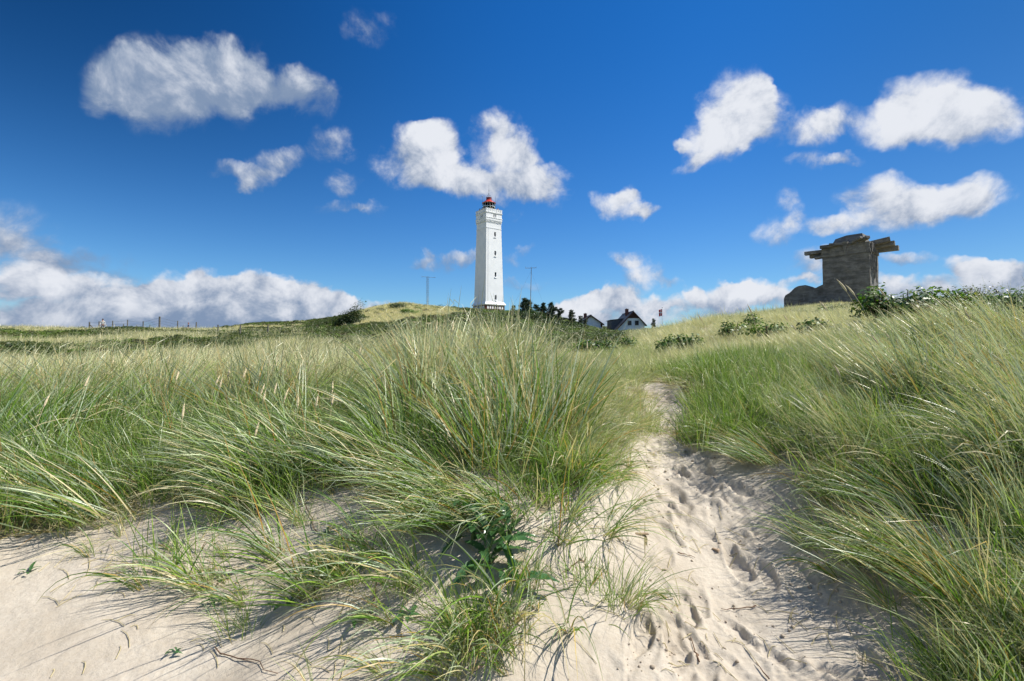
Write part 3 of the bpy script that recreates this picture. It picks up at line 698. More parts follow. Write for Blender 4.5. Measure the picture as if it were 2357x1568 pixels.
# faceted cap
cap = MB(); z0 = HT - .15
lo = [(-5.9, .6), (-3.6, .1), (-.7, .5), (-.6, 4.6), (-3.2, 5.3), (-5.5, 4.8)]; hi = [(-5.3, 1.3), (-3.5, .8), (-1.3, 1.2), (-1.2, 3.8), (-3.2, 4.2), (-4.7, 3.8)]
hz_ = [z0 + 1.45, z0 + 1.75, z0 + 1.85, z0 + 1.85, z0 + 1.7, z0 + 1.45]
cap.add([(x_, y_, z0) for x_, y_ in lo] + [(x_, y_, h_) for (x_, y_), h_ in zip(hi, hz_)], [(0, 1, 2, 3, 4, 5)[::-1], (6, 7, 8, 9, 10, 11)] + [(i, (i + 1) % 6, 6 + (i + 1) % 6, 6 + i) for i in range(6)])
cap.build('cap', M_CONC, bu)
wedge = MB(); wedge.add([(-3.55, -.15, zled + .05), (-3.95, -.5, HT + .35), (-3.0, -.5, HT + .35), (-3.95, .6, HT + .35), (-3.0, .6, HT + .35), (-3.55, .6, zled + .05)], [(0, 2, 1), (1, 2, 4, 3), (0, 1, 3, 5), (0, 5, 4, 2), (3, 4, 5)]); wedge.build('wedge', M_CONC, bu)
# slabs thrown out at the corners: (centre, length, width, thick, heading deg, lift deg)
brng = random.Random(4)
SL = [(-8.2, .9, HT - .45, 3.7, .9, .62, 184, 0), (-7.9, 1.5, HT - .95, 3.0, .9, .62, 182, -2), (-7.5, .6, HT - 1.5, 1.7, .8, .42, 184, -3),
      (-6.1, -.5, HT + .1, 2.2, .8, .5, 198, -2), (-4.8, -.45, HT + .25, 2.0, .7, .42, 194, 4),
      (-1.9, -.45, HT + .42, 2.4, .6, .42, -28, 18), (-.7, -.3, HT + .5, 1.9, .7, .5, -38, 14),
      (.85, 2.7, HT + .30, 3.0, 1.1, .80, 8, 9), (1.1, 3.9, HT - .15, 3.3, 1.1, .80, 5, 4), (1.3, 5.2, HT - .70, 3.5, 1.1, .80, 2, 0),
      (-3.0, 5.9, HT - .4, 2.2, .9, .5, 95, 4), (-5.0, 6.1, HT - .5, 2.6, .9, .5, 100, 2)]
for (cx, cy, cz, ln_, wd_, th_, hd, lf) in SL:
    R = Matrix.Rotation(math.radians(hd), 3, 'Z') @ Matrix.Rotation(math.radians(-lf), 3, 'Y')
    f_ = MB(); f_.box((cx, cy, cz - .22), (ln_, wd_, th_), R); f_.build('slab', M_CONC, bu, bevel=.035)
# low wing to the left
wing = MB()
prof = [(-17.6, 0), (-17.7, 3.1), (-17.3, 3.7), (-16.0, 4.1), (-14.6, 4.9), (-13.6, 5.15), (-11.6, 5.2), (-10.9, 4.95), (-10.2, 4.6), (-9.2, 4.5), (-8.4, 4.75), (-6.9, 5.1), (-6.9, 0)]
sc_w = (zrel(0) * 0 + 1)
WZ = (EYE + (815 - 655) / 1178.5 * 92) - BZ
k2 = WZ / 5.2
prof = [(-6.9 + (px_ + 6.9) * .62, pz_ * k2) for px_, pz_ in prof]
wing.prism(prof, .25, 5.2); wing.build('low_wing', M_CONC, bu, bevel=.12)

# ------------------------------------------------------------------ houses
M_WALL = simple('white_wall', (.78, .79, .80), .75, .3, .05, 1.5)
M_TIMB = simple('brown_timber', (.085, .04, .03), .7, .3, .15, 4)
M_ROOF = simple('grey_roof', (.085, .09, .10), .55, .4, .2, 3)
M_CHIM = simple('chimney_brick', (.17, .07, .055), .8, .2, .2, 4)
def hv_(v, d): return EYE + (354 - v) * d / 512
def house(u, d, apex_v, eave_v, half, base_v, wall_top_tri, label, long_left=0, wins=(), chim=(0, 0), dormer=False, depth=11):
    x0 = (u - 512) / 512 * d; za = hv_(apex_v, d); ze = hv_(eave_v, d); zg = float(ground(x0, d)) - 1.5
    h = empty('house', (x0, d, zg), math.radians(3), label, 'house', 'white gabled houses behind the dune'); Lz = lambda z: z - zg
    sl = (za - ze) / half; wi = half - .55
    body = MB(); body.prism([(-wi - long_left, 0), (wi, 0), (wi, Lz(za - sl * wi) - .25), (0, Lz(za) - .25), (-wi - long_left, Lz(za - sl * (wi + long_left)) - .25)], .0, depth); body.build('wall', M_WALL, h)
    if wall_top_tri:
        zt = wall_top_tri; hw = (za - zt) / sl
        t_ = MB(); t_.prism([(-hw + .1, Lz(zt)), (hw - .1, Lz(zt)), (0, Lz(za) - .3)], -.06, .0); t_.build('gable_boarding', M_TIMB, h)
        nb = 9
        t_ = MB()
        for i in range(nb):
            bx_ = (-hw + .3) + i * (2 * hw - .6) / (nb - 1); zz = za - .35 - abs(bx_) * sl
            if zz > zt + .1: t_.box((bx_, -.08, Lz((zt + zz) / 2)), (.05, .04, zz - zt))
        t_.build('cover_strips', M_TIMB, h)
    rf = empty('roof', (0, 0, 0)); rf.parent = h
    nx = math.hypot(1, sl)
    for sg, ll in ((-1, half + long_left), (1, half)):
        m_ = MB(); th_ = .24
        m_.prism([(0, Lz(za)), (sg * ll, Lz(za - sl * ll)), (sg * ll, Lz(za - sl * ll) - th_), (0, Lz(za) - th_)], -.55, depth + .5); m_.build('roof_slope', M_ROOF, rf)
        m_ = MB(); m_.prism([(0, Lz(za) - .03), (sg * (ll + .02), Lz(za - sl * (ll + .02)) - .03), (sg * (ll + .02), Lz(za - sl * (ll + .02)) - .46), (0, Lz(za) - .46)], -.62, -.55); m_.build('barge_board', M_TIMB, rf)
    m_ = MB(); m_.prism([(-.16, Lz(za) - .04), (.16, Lz(za) - .04), (.08, Lz(za) + .08), (-.08, Lz(za) + .08)], -.55, depth + .5); m_.build('ridge', M_ROOF, rf)
    cx, ch = chim
    m_ = MB(); m_.box((cx, 3.0, Lz(za) + ch / 2 - .6), (.85, .85, ch + 1.2)); m_.box((cx, 3.0, Lz(za) + ch + .04), (.98, .98, .10)); m_.build('chimney', M_CHIM, h)
    m_ = MB(); m_.bar((cx, 3, Lz(za) + ch), (cx, 3, Lz(za) + ch + .3), .13, n=10); m_.build('chimney_pot', M_DARK, h)
    for (wx, wz, ww, wh) in wins:
        f = MB(); z_ = Lz(hv_(wz, d))
        for a in (-1, 1): f.box((wx + a * (ww / 2 - .05), -.05, z_), (.10, .10, wh)); f.box((wx, -.05, z_ + a * (wh / 2 - .05)), (ww - .2, .10, .10))
        wf = f.build('window', M_DARK, h)
        f = MB(); f.box((wx, -.02, z_), (ww - .18, .03, wh - .18)); f.build('pane', M_PANE, wf)
        f = MB(); f.box((wx, -.10, z_ - wh / 2 - .05), (ww + .16, .2, .08)); f.build('sill', M_PALEF, wf)
    if dormer:
        m_ = MB(); xa, xb = -half - 1.7, -half + 1.0
        m_.prism([(xa, Lz(za - sl * abs(xa)) - .1), (xa, Lz(za - sl * 2.4)), (-2.2, Lz(za - sl * 2.0)), (-2.2, Lz(za - sl * 2.2) - .3)], 3.0, depth - 2.5); m_.build('dormer', M_ROOF, h)
        m_ = MB(); m_.prism([(xa - .4, Lz(za - sl * 2.42)), (xa - .4, Lz(za - sl * 2.42) + .14), (-2.0, Lz(za - sl * 1.85)), (-2.0, Lz(za - sl * 1.85) - .14)], 2.8, depth - 2.3); m_.build('dormer_roof', M_ROOF, h)
    return h
hB = house(633.2, 150, 311.0, 325.2, 3.95, 330, hv_(318.2, 150), 'white gabled house with two square windows and brown boarding under its roof peak', 2.3, [(-1.05, 323.0, 1.12, 1.35), (1.1, 323.0, 1.12, 1.35)], (-1.0, .75), True)
hA = house(590.8, 158, 314.9, 324.2, 4.1, 330, None, 'smaller white gabled house with a blank wall, partly behind the trees', 0, [], (-1.1, .55), False)
m_ = MB(); m_.box((3.35, -.04, hA.children[0].dimensions.z * 0 + (hv_(325.5, 158) - hA.location.z)), (.5, .12, 1.0)); m_.build('corner_board', M_TIMB, hA)

# ------------------------------------------------------------------ masts, flag pole
def ptm(u, d): return (u - 512) / 512 * d
def lattice(u, d, top_v, w, label):
    x0 = ptm(u, d); zg = float(ground(x0, d)); zt = hv_(top_v, d)
    o = empty('radio_mast', (x0, d, zg - .3), .2, label, 'mast', 'radio masts beside the lighthouse'); H = zt - zg + .3
    tri = [Vector((w * math.cos(a), w * math.sin(a), 0)) for a in (math.radians(90), math.radians(210), math.radians(330))]
    m_ = MB()
    for p in tri: m_.bar(p, p + Vector((0, 0, H)), .035, n=5)
    m_.build('uprights', M_STEEL, o)
    m_ = MB(); nb = int(H / .7)
    for i in range(nb):
        for j in range(3):
            a, b_ = tri[j], tri[(j + 1) % 3]; z0_, z1_ = H * i / nb, H * (i + 1) / nb
            m_.bar(a + Vector((0, 0, z0_)), b_ + Vector((0, 0, z1_)), .016, n=4); m_.bar(a + Vector((0, 0, z1_)), b_ + Vector((0, 0, z1_)), .016, n=4)
    m_.build('lattice', M_STEEL, o)
    m_ = MB(); m_.bar((-1.9, 0, H + .05), (2.5, .1, H - .1), .05, n=6)
    for xx in (-1.8, 0, 2.4): m_.bar((xx, 0, H - .25), (xx, 0, H + .3), .03, n=5)
    m_.build('cross_arm', M_STEEL, o)
    return o
lattice(427.3, 165, 276.8, .42, 'grey lattice radio mast with a cross arm, left of the lighthouse')
x0 = ptm(530.3, 160); zg = float(ground(x0, 160)); H = hv_(267.6, 160) - zg + .3
o = empty('radio_mast', (x0, 160, zg - .3), 0, 'slim tubular mast with a short cross arm, right of the lighthouse', 'mast', 'radio masts beside the lighthouse')
MB().bar((0, 0, 0), (.35, 0, H), .13, .09, 8).build('pole', M_STEEL, o)
m_ = MB(); m_.bar((-1.5, 0, H - .1), (1.9, 0, H), .07, n=6)
for xx in (-1.45, .35, 1.85): m_.bar((xx, 0, H - .1), (xx, 0, H + .35), .05, n=5)
m_.build('cross_arm', M_STEEL, o)
m_ = MB()
for (gx_, gy_) in ((-7, 3), (6, 5), (0, -6)): m_.bar((.25, 0, H * .93), (gx_, gy_, 0), .014, n=4)
m_.build('guy_wire', M_STEEL, o)
x0 = ptm(662.5, 150); zg = float(ground(x0, 150)); H = hv_(308.0, 150) - zg
o = empty('flagpole', (x0, 150, zg), 0, 'white flagpole flying a small red and white flag behind the dune', 'flagpole')
MB().bar((0, 0, 0), (0, 0, H), .07, .05, 8).build('pole', M_WHITE, o)
MB().lathe([(.01, H), (.12, H + .08), (.12, H + .16), (.01, H + .24)], n=10).build('finial', M_DARK, o)
fm, T = mat('flag_cloth'); tc = T.new('ShaderNodeTexCoord').outputs['Object']; sx = T.new('ShaderNodeSeparateXYZ', {0: tc})
# white cross on red
c1 = T.m('LESS_THAN', T.m('ABSOLUTE', T.m('SUBTRACT', sx.outputs[2], H - 1.35)), .13); c2 = T.m('LESS_THAN', T.m('ABSOLUTE', T.m('ADD', sx.outputs[0], .42)), .09)
b = T.new('ShaderNodeBsdfPrincipled', {'Base Color': T.mix(T.m('MAXIMUM', c1, c2), (.62, .02, .025), (.8, .8, .8)), 'Roughness': .8}); T.new('ShaderNodeOutputMaterial', {0: b.outputs[0]})
nxf, nzf = 14, 10
Vf = [(-.06 - .95 * i / nxf, .16 * math.sin(i * 1.1 + j * .25) * i / nxf, H - .35 - 2.0 * j / nzf - .25 * (i / nxf) ** 2) for j in range(nzf + 1) for i in range(nxf + 1)]
Ff = [(j * (nxf + 1) + i, j * (nxf + 1) + i + 1, (j + 1) * (nxf + 1) + i + 1, (j + 1) * (nxf + 1) + i) for j in range(nzf) for i in range(nxf)]
fo = link('flag', np_mesh('flag', Vf, Ff, smooth=True, mats=[fm]), o); sm = fo.modifiers.new('thick', 'SOLIDIFY'); sm.thickness = .01

# ------------------------------------------------------------------ fence on the left ridge
M_POST = simple('weathered_post', (.16, .15, .13), .85, .2, .2, 6)
fu = [(352, 66, 1.25, .09, True), (390, 65, 1.2, .07, False), (444, 66, 1.2, .07, False), (487, 75, 1.1, .06, False), (503, 66, 1.2, .07, False), (540, 78, 1.0, .06, False), (565, 67, 1.15, .07, False), (592, 80, 1.0, .06, False), (630, 66, 1.75, .12, False),
      (702, 64, 1.1, .07, False), (724, 80, .9, .06, False), (776, 66, 1.1, .08, False)]
fe = None; rows = []
def gz(x, y): return float(ground(x, y))
fo_ = ptm(352 / 3.963, 66)
fe = empty('wire_fence', (fo_, 66, gz(fo_, 66)), 0, 'weathered post and wire fence along the far left ridge', 'fence')
for (su, d, h, r_, brace) in fu:
    x_ = (su / 3.963 - 512) / 512 * d; g_ = gz(x_, d)
    m_ = MB(); b0 = Vector((x_ - fo_, d - 66, g_ - fe.location.z))
    m_.bar(b0 + Vector((0, 0, -.2)), b0 + Vector((.02, 0, h + .25)), r_, r_ * .9, 7)
    if brace: m_.bar(b0 + Vector((.12, 0, h * .7 + .2)), b0 + Vector((1.35, .1, -.1)), .07, n=6)
    m_.build('post', M_POST, fe)
    if d < 70: rows.append(b0 + Vector((0, 0, h + .1)))
m_ = MB()
for a, b_ in zip(rows[:-1], rows[1:]):
    for q in (0, .35, .7): m_.bar(a - Vector((0, 0, q)), b_ - Vector((0, 0, q)), .010, n=4)
m_.build('wire', M_STEEL, fe)
for (su, sy, d) in ((862, 1323, 52), (950, 1330, 46), (1060, 1336, 48)):
    x_ = (su / 3.963 - 512) / 512 * d; g_ = gz(x_, d)
    m_ = MB(); m_.bar((0, 0, -.2), (.03, 0, 1.15), .07, .06, 7); m_.box((0, 0, 1.16), (.15, .15, .03)); o_ = m_.build('fence_post', M_POST, None, (x_, d, g_))
    tag(o_, {862: 'lone grey post left of the two low posts in the scrub', 950: 'lone grey post standing between its two neighbours in the scrub', 1060: 'lone grey post closest to the dark windswept bush'}[su], 'post', 'lone posts in the scrub left of the hill')
xp = (405 / 3.963 - 512) / 512 * 70; person((xp, 70, gz(xp, 70)), .4, 'person in a white shirt walking behind the wire fence', (.62, .60, .55), (.05, .06, .10), (.03, .02, .02), 1.0)
xp = (745 / 3.963 - 512) / 512 * 84; person((xp, 84, gz(xp, 84)), -.9, 'reddish haired person in a dark blue jacket right of the fence', (.015, .03, .10), (.03, .03, .05), (.40, .10, .06), 1.0)
# ------------------------------------------------------------------ marram grass
GREEN = [(.17,.30,.03), (.25,.37,.055), (.08,.18,.02), (.28,.38,.12)]
BLUE = [(.27,.36,.19), (.38,.46,.28), (.48,.54,.38)]
STRAW = [(.62,.54,.30), (.70,.63,.40), (.52,.43,.20)]
RUST = [(.52,.34,.08), (.44,.25,.06), (.58,.42,.12)]

def blade_mesh(n, seed, L=(.5, .8), spread=.3, lean=.45, bend=.5, droop=.12, wid=.0058, base_r=.05, nseg=6, mixw=(.45, .33, .17, .05), flat=None, side=0., taper=.75):
    g = np.random.default_rng(seed)
    base = g.normal(size=(n, 2)) * base_r
    ln = g.uniform(L[0], L[1], n) * g.choice([1, 1, 1, .6], n)
    d = np.stack([g.normal(side, spread, n) + base[:, 0] * 2, g.normal(lean, spread, n) + base[:, 1] * 2, np.ones(n)], 1)
    if flat is not None: d[:, 2] = g.uniform(flat[0], flat[1], n)
    d /= np.linalg.norm(d, axis=1, keepdims=True)
    wind = np.array([side * .6, 1.0, 0.]); bn = g.uniform(.3, 1.3, n)[:, None] * bend; dr = g.uniform(.2, 1.6, n) * droop
    kink = g.random(n) < .18
    rv = g.normal(size=(n, 3)); w0 = wid * g.uniform(.6, 1.25, n)
    p = np.concatenate([base, np.full((n, 1), -.03)], 1)
    pts = []; tw = g.normal(0, .5, n)
    for k in range(nseg + 1):
        w = np.cross(d, rv); w /= np.linalg.norm(w, axis=1, keepdims=True) + 1e-9
        t = k / nseg
        ww = w0 * (1 - .9 * max(0, (t - .25) / .75) ** 1.5 * taper / .75) * (.75 + .25 * min(1, t * 5))
        if k == nseg: ww = w0 * .1
        pts.append(np.stack([p - w * ww[:, None] / 2, p + w * ww[:, None] / 2], 1))
        p = p + d * (ln / nseg)[:, None]
        d = d + wind * bn / nseg
        d[:, 2] -= dr / nseg * (1 + 3 * t)
        if k == nseg // 2 + 1: d[kink, 2] -= .9
        d /= np.linalg.norm(d, axis=1, keepdims=True)
    V = np.stack(pts, 1)                                     # n, seg+1, 2, 3
    i0 = (np.arange(n)[:, None] * (nseg + 1) + np.arange(nseg)[None]) * 2
    F = np.stack([i0, i0 + 1, i0 + 3, i0 + 2], -1).reshape(-1, 4)
    fam = g.choice(4, n, p=np.array(mixw) / sum(mixw))
    c = np.array([[GREEN, BLUE, STRAW, RUST][f][g.integers(0, 3)] for f in fam])
    c = c * g.uniform(.82, 1.18, (n, 1))
    t = np.linspace(0, 1, nseg + 1)[None, :, None, None]
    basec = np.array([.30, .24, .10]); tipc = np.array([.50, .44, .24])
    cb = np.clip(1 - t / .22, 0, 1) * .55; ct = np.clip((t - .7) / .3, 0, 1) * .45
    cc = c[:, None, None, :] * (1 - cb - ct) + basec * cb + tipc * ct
    cc = np.broadcast_to(cc, V.shape)
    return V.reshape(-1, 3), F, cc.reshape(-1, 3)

def blade_material():
    m, T = mat('grass_blade')
    c = T.new('ShaderNodeVertexColor', layer_name='tone').outputs[0]
    a = T.new('ShaderNodeAttribute', attribute_type='INSTANCER', attribute_name='tint').outputs['Fac']
    pale = T.mix(T.m('MULTIPLY', a, .66, clamp=True), c, (.78, .70, .40))
    b = T.new('ShaderNodeBsdfPrincipled', {'Base Color': pale, 'Roughness': .38, 'Specular IOR Level': .55})
    tr = T.new('ShaderNodeBsdfTranslucent', {'Color': T.mix(.4, pale, T.mix(1., pale, (1.2, 1.35, .5), 'MULTIPLY'))})
    ms = T.new('ShaderNodeMixShader', {0: .34}); T.l.new(b.outputs[0], ms.inputs[1]); T.l.new(tr.outputs[0], ms.inputs[2])
    T.new('ShaderNodeOutputMaterial', {0: ms.outputs[0]})
    return m
M_BLADE = blade_material()
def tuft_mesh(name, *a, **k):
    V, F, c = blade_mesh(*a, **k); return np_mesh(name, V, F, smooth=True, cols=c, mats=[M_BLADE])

TUFT = {}
for i in range(4): TUFT['wind%d' % i] = tuft_mesh('marram', 34, 20 + i, L=(.42, .76), spread=.42, lean=.42, bend=.34, droop=.26, wid=.0094, base_r=.05, mixw=(.30, .40, .27, .03))
for i in range(3): TUFT['fan%d' % i] = tuft_mesh('marram_fan', 38, 40 + i, L=(.42, .80), spread=.48, lean=.72, bend=.5, droop=.5, wid=.0078, base_r=.045, mixw=(.46, .33, .14, .07), nseg=8)
for i in range(2): TUFT['short%d' % i] = tuft_mesh('marram_short', 85, 60 + i, L=(.14, .34), spread=.45, lean=.10, bend=.2, droop=.25, wid=.0044, base_r=.075, mixw=(.74, .10, .12, .04), nseg=5)
TUFT['dead0'] = tuft_mesh('marram_litter', 55, 70, L=(.2, .5), spread=1.1, lean=.2, bend=.1, droop=.3, wid=.0028, base_r=.11, mixw=(.10, .10, .62, .18), flat=(.02, .35), nseg=5)
for i in range(2): TUFT['sparse%d' % i] = tuft_mesh('marram_sparse', 24, 80 + i, L=(.28, .62), spread=.34, lean=.7, bend=.8, droop=.85, wid=.006, base_r=.02, mixw=(.52, .28, .12, .08), nseg=8)
for i in range(2): TUFT['far%d' % i] = tuft_mesh('marram_far', 46, 90 + i, L=(.40, .75), spread=.34, lean=.32, bend=.6, droop=.3, wid=.015, base_r=.16, mixw=(.26, .30, .40, .04), nseg=4)
for i in range(2): TUFT['vfar%d' % i] = tuft_mesh('marram_vfar', 90, 95 + i, L=(.35, .7), spread=.5, lean=.3, bend=.4, droop=.3, wid=.032, base_r=.45, mixw=(.16, .20, .60, .04), nseg=3)
for i in range(2): TUFT['lay%d' % i] = tuft_mesh('marram_lay', 38, 98 + i, L=(.45, .8), spread=.22, lean=1.5, bend=.8, droop=.35, wid=.0072, base_r=.06, mixw=(.40, .40, .14, .06), nseg=7)

# leaf sprays for shrubs and heath
def leaf_cluster(n, seed, R=(.5, .5, .35), size=(.05, .09), cols=((.04,.08,.015),(.07,.12,.02),(.02,.045,.01)), up=.4, hollow=.45, clumps=9):
    g = np.random.default_rng(seed)
    cen = g.normal(size=(clumps, 3)); cen /= np.linalg.norm(cen, axis=1, keepdims=True); cen *= g.uniform(.25, .8, (clumps, 1)); cen[:, 2] = np.abs(cen[:, 2]) * .9
    k = g.integers(0, clumps, n)
    q = g.normal(size=(n, 3)); q /= np.linalg.norm(q, axis=1, keepdims=True); q *= g.uniform(hollow, 1, (n, 1)) * .42
    p = (cen[k] + q) * np.array(R); p[:, 2] = np.maximum(p[:, 2], -.02) + R[2] * .15
    nrm = q * 1.6 + cen[k] * .6 + g.normal(size=(n, 3)) * .35 + np.array([0, 0, up]); nrm /= np.linalg.norm(nrm, axis=1, keepdims=True)
    a = np.cross(nrm, g.normal(size=(n, 3))); a /= np.linalg.norm(a, axis=1, keepdims=True); b = np.cross(nrm, a)
    s = g.uniform(size[0], size[1], (n, 1)); w = s * .34
    droopv = nrm * s * -.18
    V = np.stack([p - a * s / 2, p + b * w, p + a * s / 2 + droopv, p - b * w], 1).reshape(-1, 3)
    F = np.arange(n * 4).reshape(-1, 4)
    cl = np.array(cols)[g.integers(0, len(cols), n)] * (.75 + .5 * g.random((n, 1))) * (.8 + .4 * (g.random(clumps)[k])[:, None])
    return V, F, np.repeat(cl, 4, 0)
def leaf_material(name, gloss=.4, trans=.25):
    m, T = mat(name)
    c = T.new('ShaderNodeVertexColor', layer_name='tone').outputs[0]
    a = T.new('ShaderNodeAttribute', attribute_type='INSTANCER', attribute_name='tint').outputs['Fac']
    c = T.mix(T.m('MULTIPLY', a, .7, clamp=True), c, (.14, .13, .035))
    b = T.new('ShaderNodeBsdfPrincipled', {'Base Color': c, 'Roughness': gloss, 'Specular IOR Level': .5})
    tr = T.new('ShaderNodeBsdfTranslucent', {'Color': T.mix(1., c, (1.3, 1.7, .5), 'MULTIPLY')})
    ms = T.new('ShaderNodeMixShader', {0: trans}); T.l.new(b.outputs[0], ms.inputs[1]); T.l.new(tr.outputs[0], ms.inputs[2])
    T.new('ShaderNodeOutputMaterial', {0: ms.outputs[0]}); return m
M_LEAF = leaf_material('rose_leaf', .46, .28); M_NEEDLE = leaf_material('conifer_needle', .6, .12)
LIME = ((.13,.20,.03),(.18,.25,.05),(.08,.14,.02)); ROSE = ((.05,.11,.02),(.08,.15,.03),(.035,.075,.015),(.12,.17,.03))
DARKG = ((.03,.055,.017),(.05,.08,.02),(.07,.09,.026)); BROWN = ((.07,.065,.03),(.10,.08,.04),(.05,.055,.022))
HEATH = {}
for i in range(2): HEATH['lime%d' % i] = np_mesh('heath_leaf', *leaf_cluster(420, 120 + i, R=(.9, .9, .5), size=(.09, .17), cols=LIME)[:2], cols=leaf_cluster(420, 120 + i, R=(.9, .9, .5), size=(.09, .17), cols=LIME)[2], mats=[M_LEAF])
for i in range(2): HEATH['dark%d' % i] = np_mesh('heath_dark', *leaf_cluster(420, 130 + i, R=(.9, .9, .55), size=(.09, .17), cols=DARKG)[:2], cols=leaf_cluster(420, 130 + i, R=(.9, .9, .55), size=(.09, .17), cols=DARKG)[2], mats=[M_LEAF])
HEATH['brown0'] = np_mesh('heath_brown', *leaf_cluster(380, 140, R=(.9, .9, .45), size=(.08, .15), cols=BROWN)[:2], cols=leaf_cluster(380, 140, R=(.9, .9, .45), size=(.08, .15), cols=BROWN)[2], mats=[M_LEAF])

PROTO = {}
for k, me in list(TUFT.items()) + list(HEATH.items()):
    PROTO[k] = bpy.data.objects.new(me.name, me)          # source shapes for the scatter below; never linked to the scene
KEYS = list(PROTO)

def scatter(name, pts, rot, scl, tint, which, label, cat):
    """one mass of plants: points with attributes, each turned into its tuft by geometry nodes"""
    pts = np.asarray(pts, dtype=np.float32); n_ = len(pts)
    me = bpy.data.meshes.new(name); me.vertices.add(n_); me.vertices.foreach_set('co', pts.ravel())
    for nm, ty, arr in (('rot', 'FLOAT_VECTOR', rot), ('scl', 'FLOAT_VECTOR', scl), ('tint', 'FLOAT', tint), ('which', 'INT', which)):
        at_ = me.attributes.new(nm, ty, 'POINT')
        arr = np.asarray(arr, dtype=np.int32 if ty == 'INT' else np.float32)
        at_.data.foreach_set('vector' if ty == 'FLOAT_VECTOR' else 'value', arr.ravel())
    o = link(name, me); tag(o, label, cat, kind='stuff')
    gt = bpy.data.node_groups.new(name + '_nodes', 'GeometryNodeTree')
    gt.interface.new_socket(name='Geometry', in_out='INPUT', socket_type='NodeSocketGeometry')
    gt.interface.new_socket(name='Geometry', in_out='OUTPUT', socket_type='NodeSocketGeometry')
    N, L = gt.nodes, gt.links
    gi = N.new('NodeGroupInput'); go = N.new('NodeGroupOutput'); jn = N.new('GeometryNodeJoinGeometry')
    def attr(nm, ty):
        a = N.new('GeometryNodeInputNamedAttribute'); a.data_type = ty; a.inputs[0].default_value = nm
        return [s_ for s_ in a.outputs if s_.enabled and s_.name == 'Attribute'][0]
    ar, as_, aw = attr('rot', 'FLOAT_VECTOR'), attr('scl', 'FLOAT_VECTOR'), attr('which', 'INT')
    for w in sorted(set(int(q) for q in which)):
        cmp_ = N.new('FunctionNodeCompare'); cmp_.data_type = 'INT'; cmp_.operation = 'EQUAL'
        ins = [s_ for s_ in cmp_.inputs if s_.enabled]; L.new(aw, ins[0]); ins[1].default_value = w
        oi = N.new('GeometryNodeObjectInfo'); oi.inputs[0].default_value = PROTO[KEYS[w]]; oi.transform_space = 'ORIGINAL'; oi.inputs['As Instance'].default_value = True
        ip = N.new('GeometryNodeInstanceOnPoints')
        L.new(gi.outputs[0], ip.inputs['Points']); L.new(cmp_.outputs[0], ip.inputs['Selection']); L.new(oi.outputs['Geometry'], ip.inputs['Instance'])
        L.new(ar, ip.inputs['Rotation']); L.new(as_, ip.inputs['Scale']); L.new(ip.outputs[0], jn.inputs[0])
    L.new(jn.outputs[0], go.inputs[0])
    md = o.modifiers.new('scatter', 'NODES'); md.node_group = gt
    return o
KI = {k: i for i, k in enumerate(KEYS)}

srng = np.random.default_rng(77)
def sample(r0, r1, per_m2, th0=-50, th1=50):
    th0, th1 = math.radians(th0), math.radians(th1)
    n_ = int((th1 - th0) * (r1 * r1 - r0 * r0) / 2 * per_m2)
    th = srng.uniform(th0, th1, n_); r = np.sqrt(srng.uniform(r0 * r0, r1 * r1, n_))
    x = r * np.sin(th); y = r * np.cos(th); z = ground(x, y); u, v = sketch(x, y, z)
    return x, y, z, u, v, r, th
def slope_rot(x, y, yaw, amt=.6):
    e = .12; gx = (ground(x + e, y) - ground(x - e, y)) / (2 * e); gy = (ground(x, y + e) - ground(x, y - e)) / (2 * e)
    return np.arctan(gy) * amt, -np.arctan(gx) * amt

def yaw_field(u, v, r):
    """heading of the lean: 0 = away from the sea (+Y); positive turns to the left"""
    yaw = np.interp(u, [0, 1100, 1500, 1900, 2357], [0, 5, 15, 32, 42])
    low = np.clip((v - 960) / 150, 0, 1) * (r < 5)
    edge = np.interp(u, [-200, 500, 800, 1000, 1150, 1250, 1330, 1420, 1470, 1560, 1650, 1800, 2100, 2500], [75, 82, 95, 115, 140, 180, 215, 235, 250, 100, 92, 80, 66, 62])
    return yaw * (1 - low) + edge * low

# --- the dense field
PX = []; 
def push(x, y, z, yaw, scl, tint, keys, tilt=.5):
    n_ = len(x)
    rx, ry = slope_rot(x, y, yaw, tilt)
    w = np.array([KI[k] for k in keys])[srng.integers(0, len(keys), n_)]
    PX.append((np.stack([x, y, z], 1), np.stack([rx * .5, ry * .5, np.radians(yaw)], 1), np.repeat(scl[:, None], 3, 1), tint, w))
def flush(name, label, cat='grass'):
    global PX
    if not PX: return
    a = [np.concatenate([p[i] for p in PX]) for i in range(5)]; PX = []
    print(name, len(a[0])); return scatter(name, *a, label, cat)

x, y, z, u, v, r, th = sample(1.75, 7.2, 125, -68, 72)
bare = inside(PATH, u, v) | inside(BARE, u, v)
spl = inside(SPARSE, u, v) & ~bare; spr = inside(SPARSE_R, u, v) & ~bare
thin = inside(THIN_L, u, v) & ~bare & ~spl
tramp = (inside(TRAMPLED, u, v) | thin) & ~bare
clump = fbm(x * 2.9 + 9, y * 2.9, 3); drift = fbm(x * 1.1 + 3, y * 1.1 + 60, 2)
dense = ~(bare | spl | spr | tramp) & (r > 1.9)
nearpath = (u > 1400) & (u < 1720) & (v > 840) & (v < 1110)
keep = dense & (clump > np.interp(r, [2, 7], [-.055, -.03]) + .04 * (u > 1650) + srng.normal(0, .03, len(x))) & ~(nearpath & (srng.random(len(x)) < .5))
k = keep
yaw = yaw_field(u, v, r) + srng.normal(0, 20, len(x)) + 70 * drift
size = np.clip(.92 + clump * 1.9, .4, 1.3) * srng.uniform(.8, 1.15, len(x))
size = size * np.interp(u, [0, 850, 960, 1160, 1230, 1320, 1420, 1640, 1900, 2357], [.72, .74, .98, .96, .80, .60, .42, .45, .64, .74])
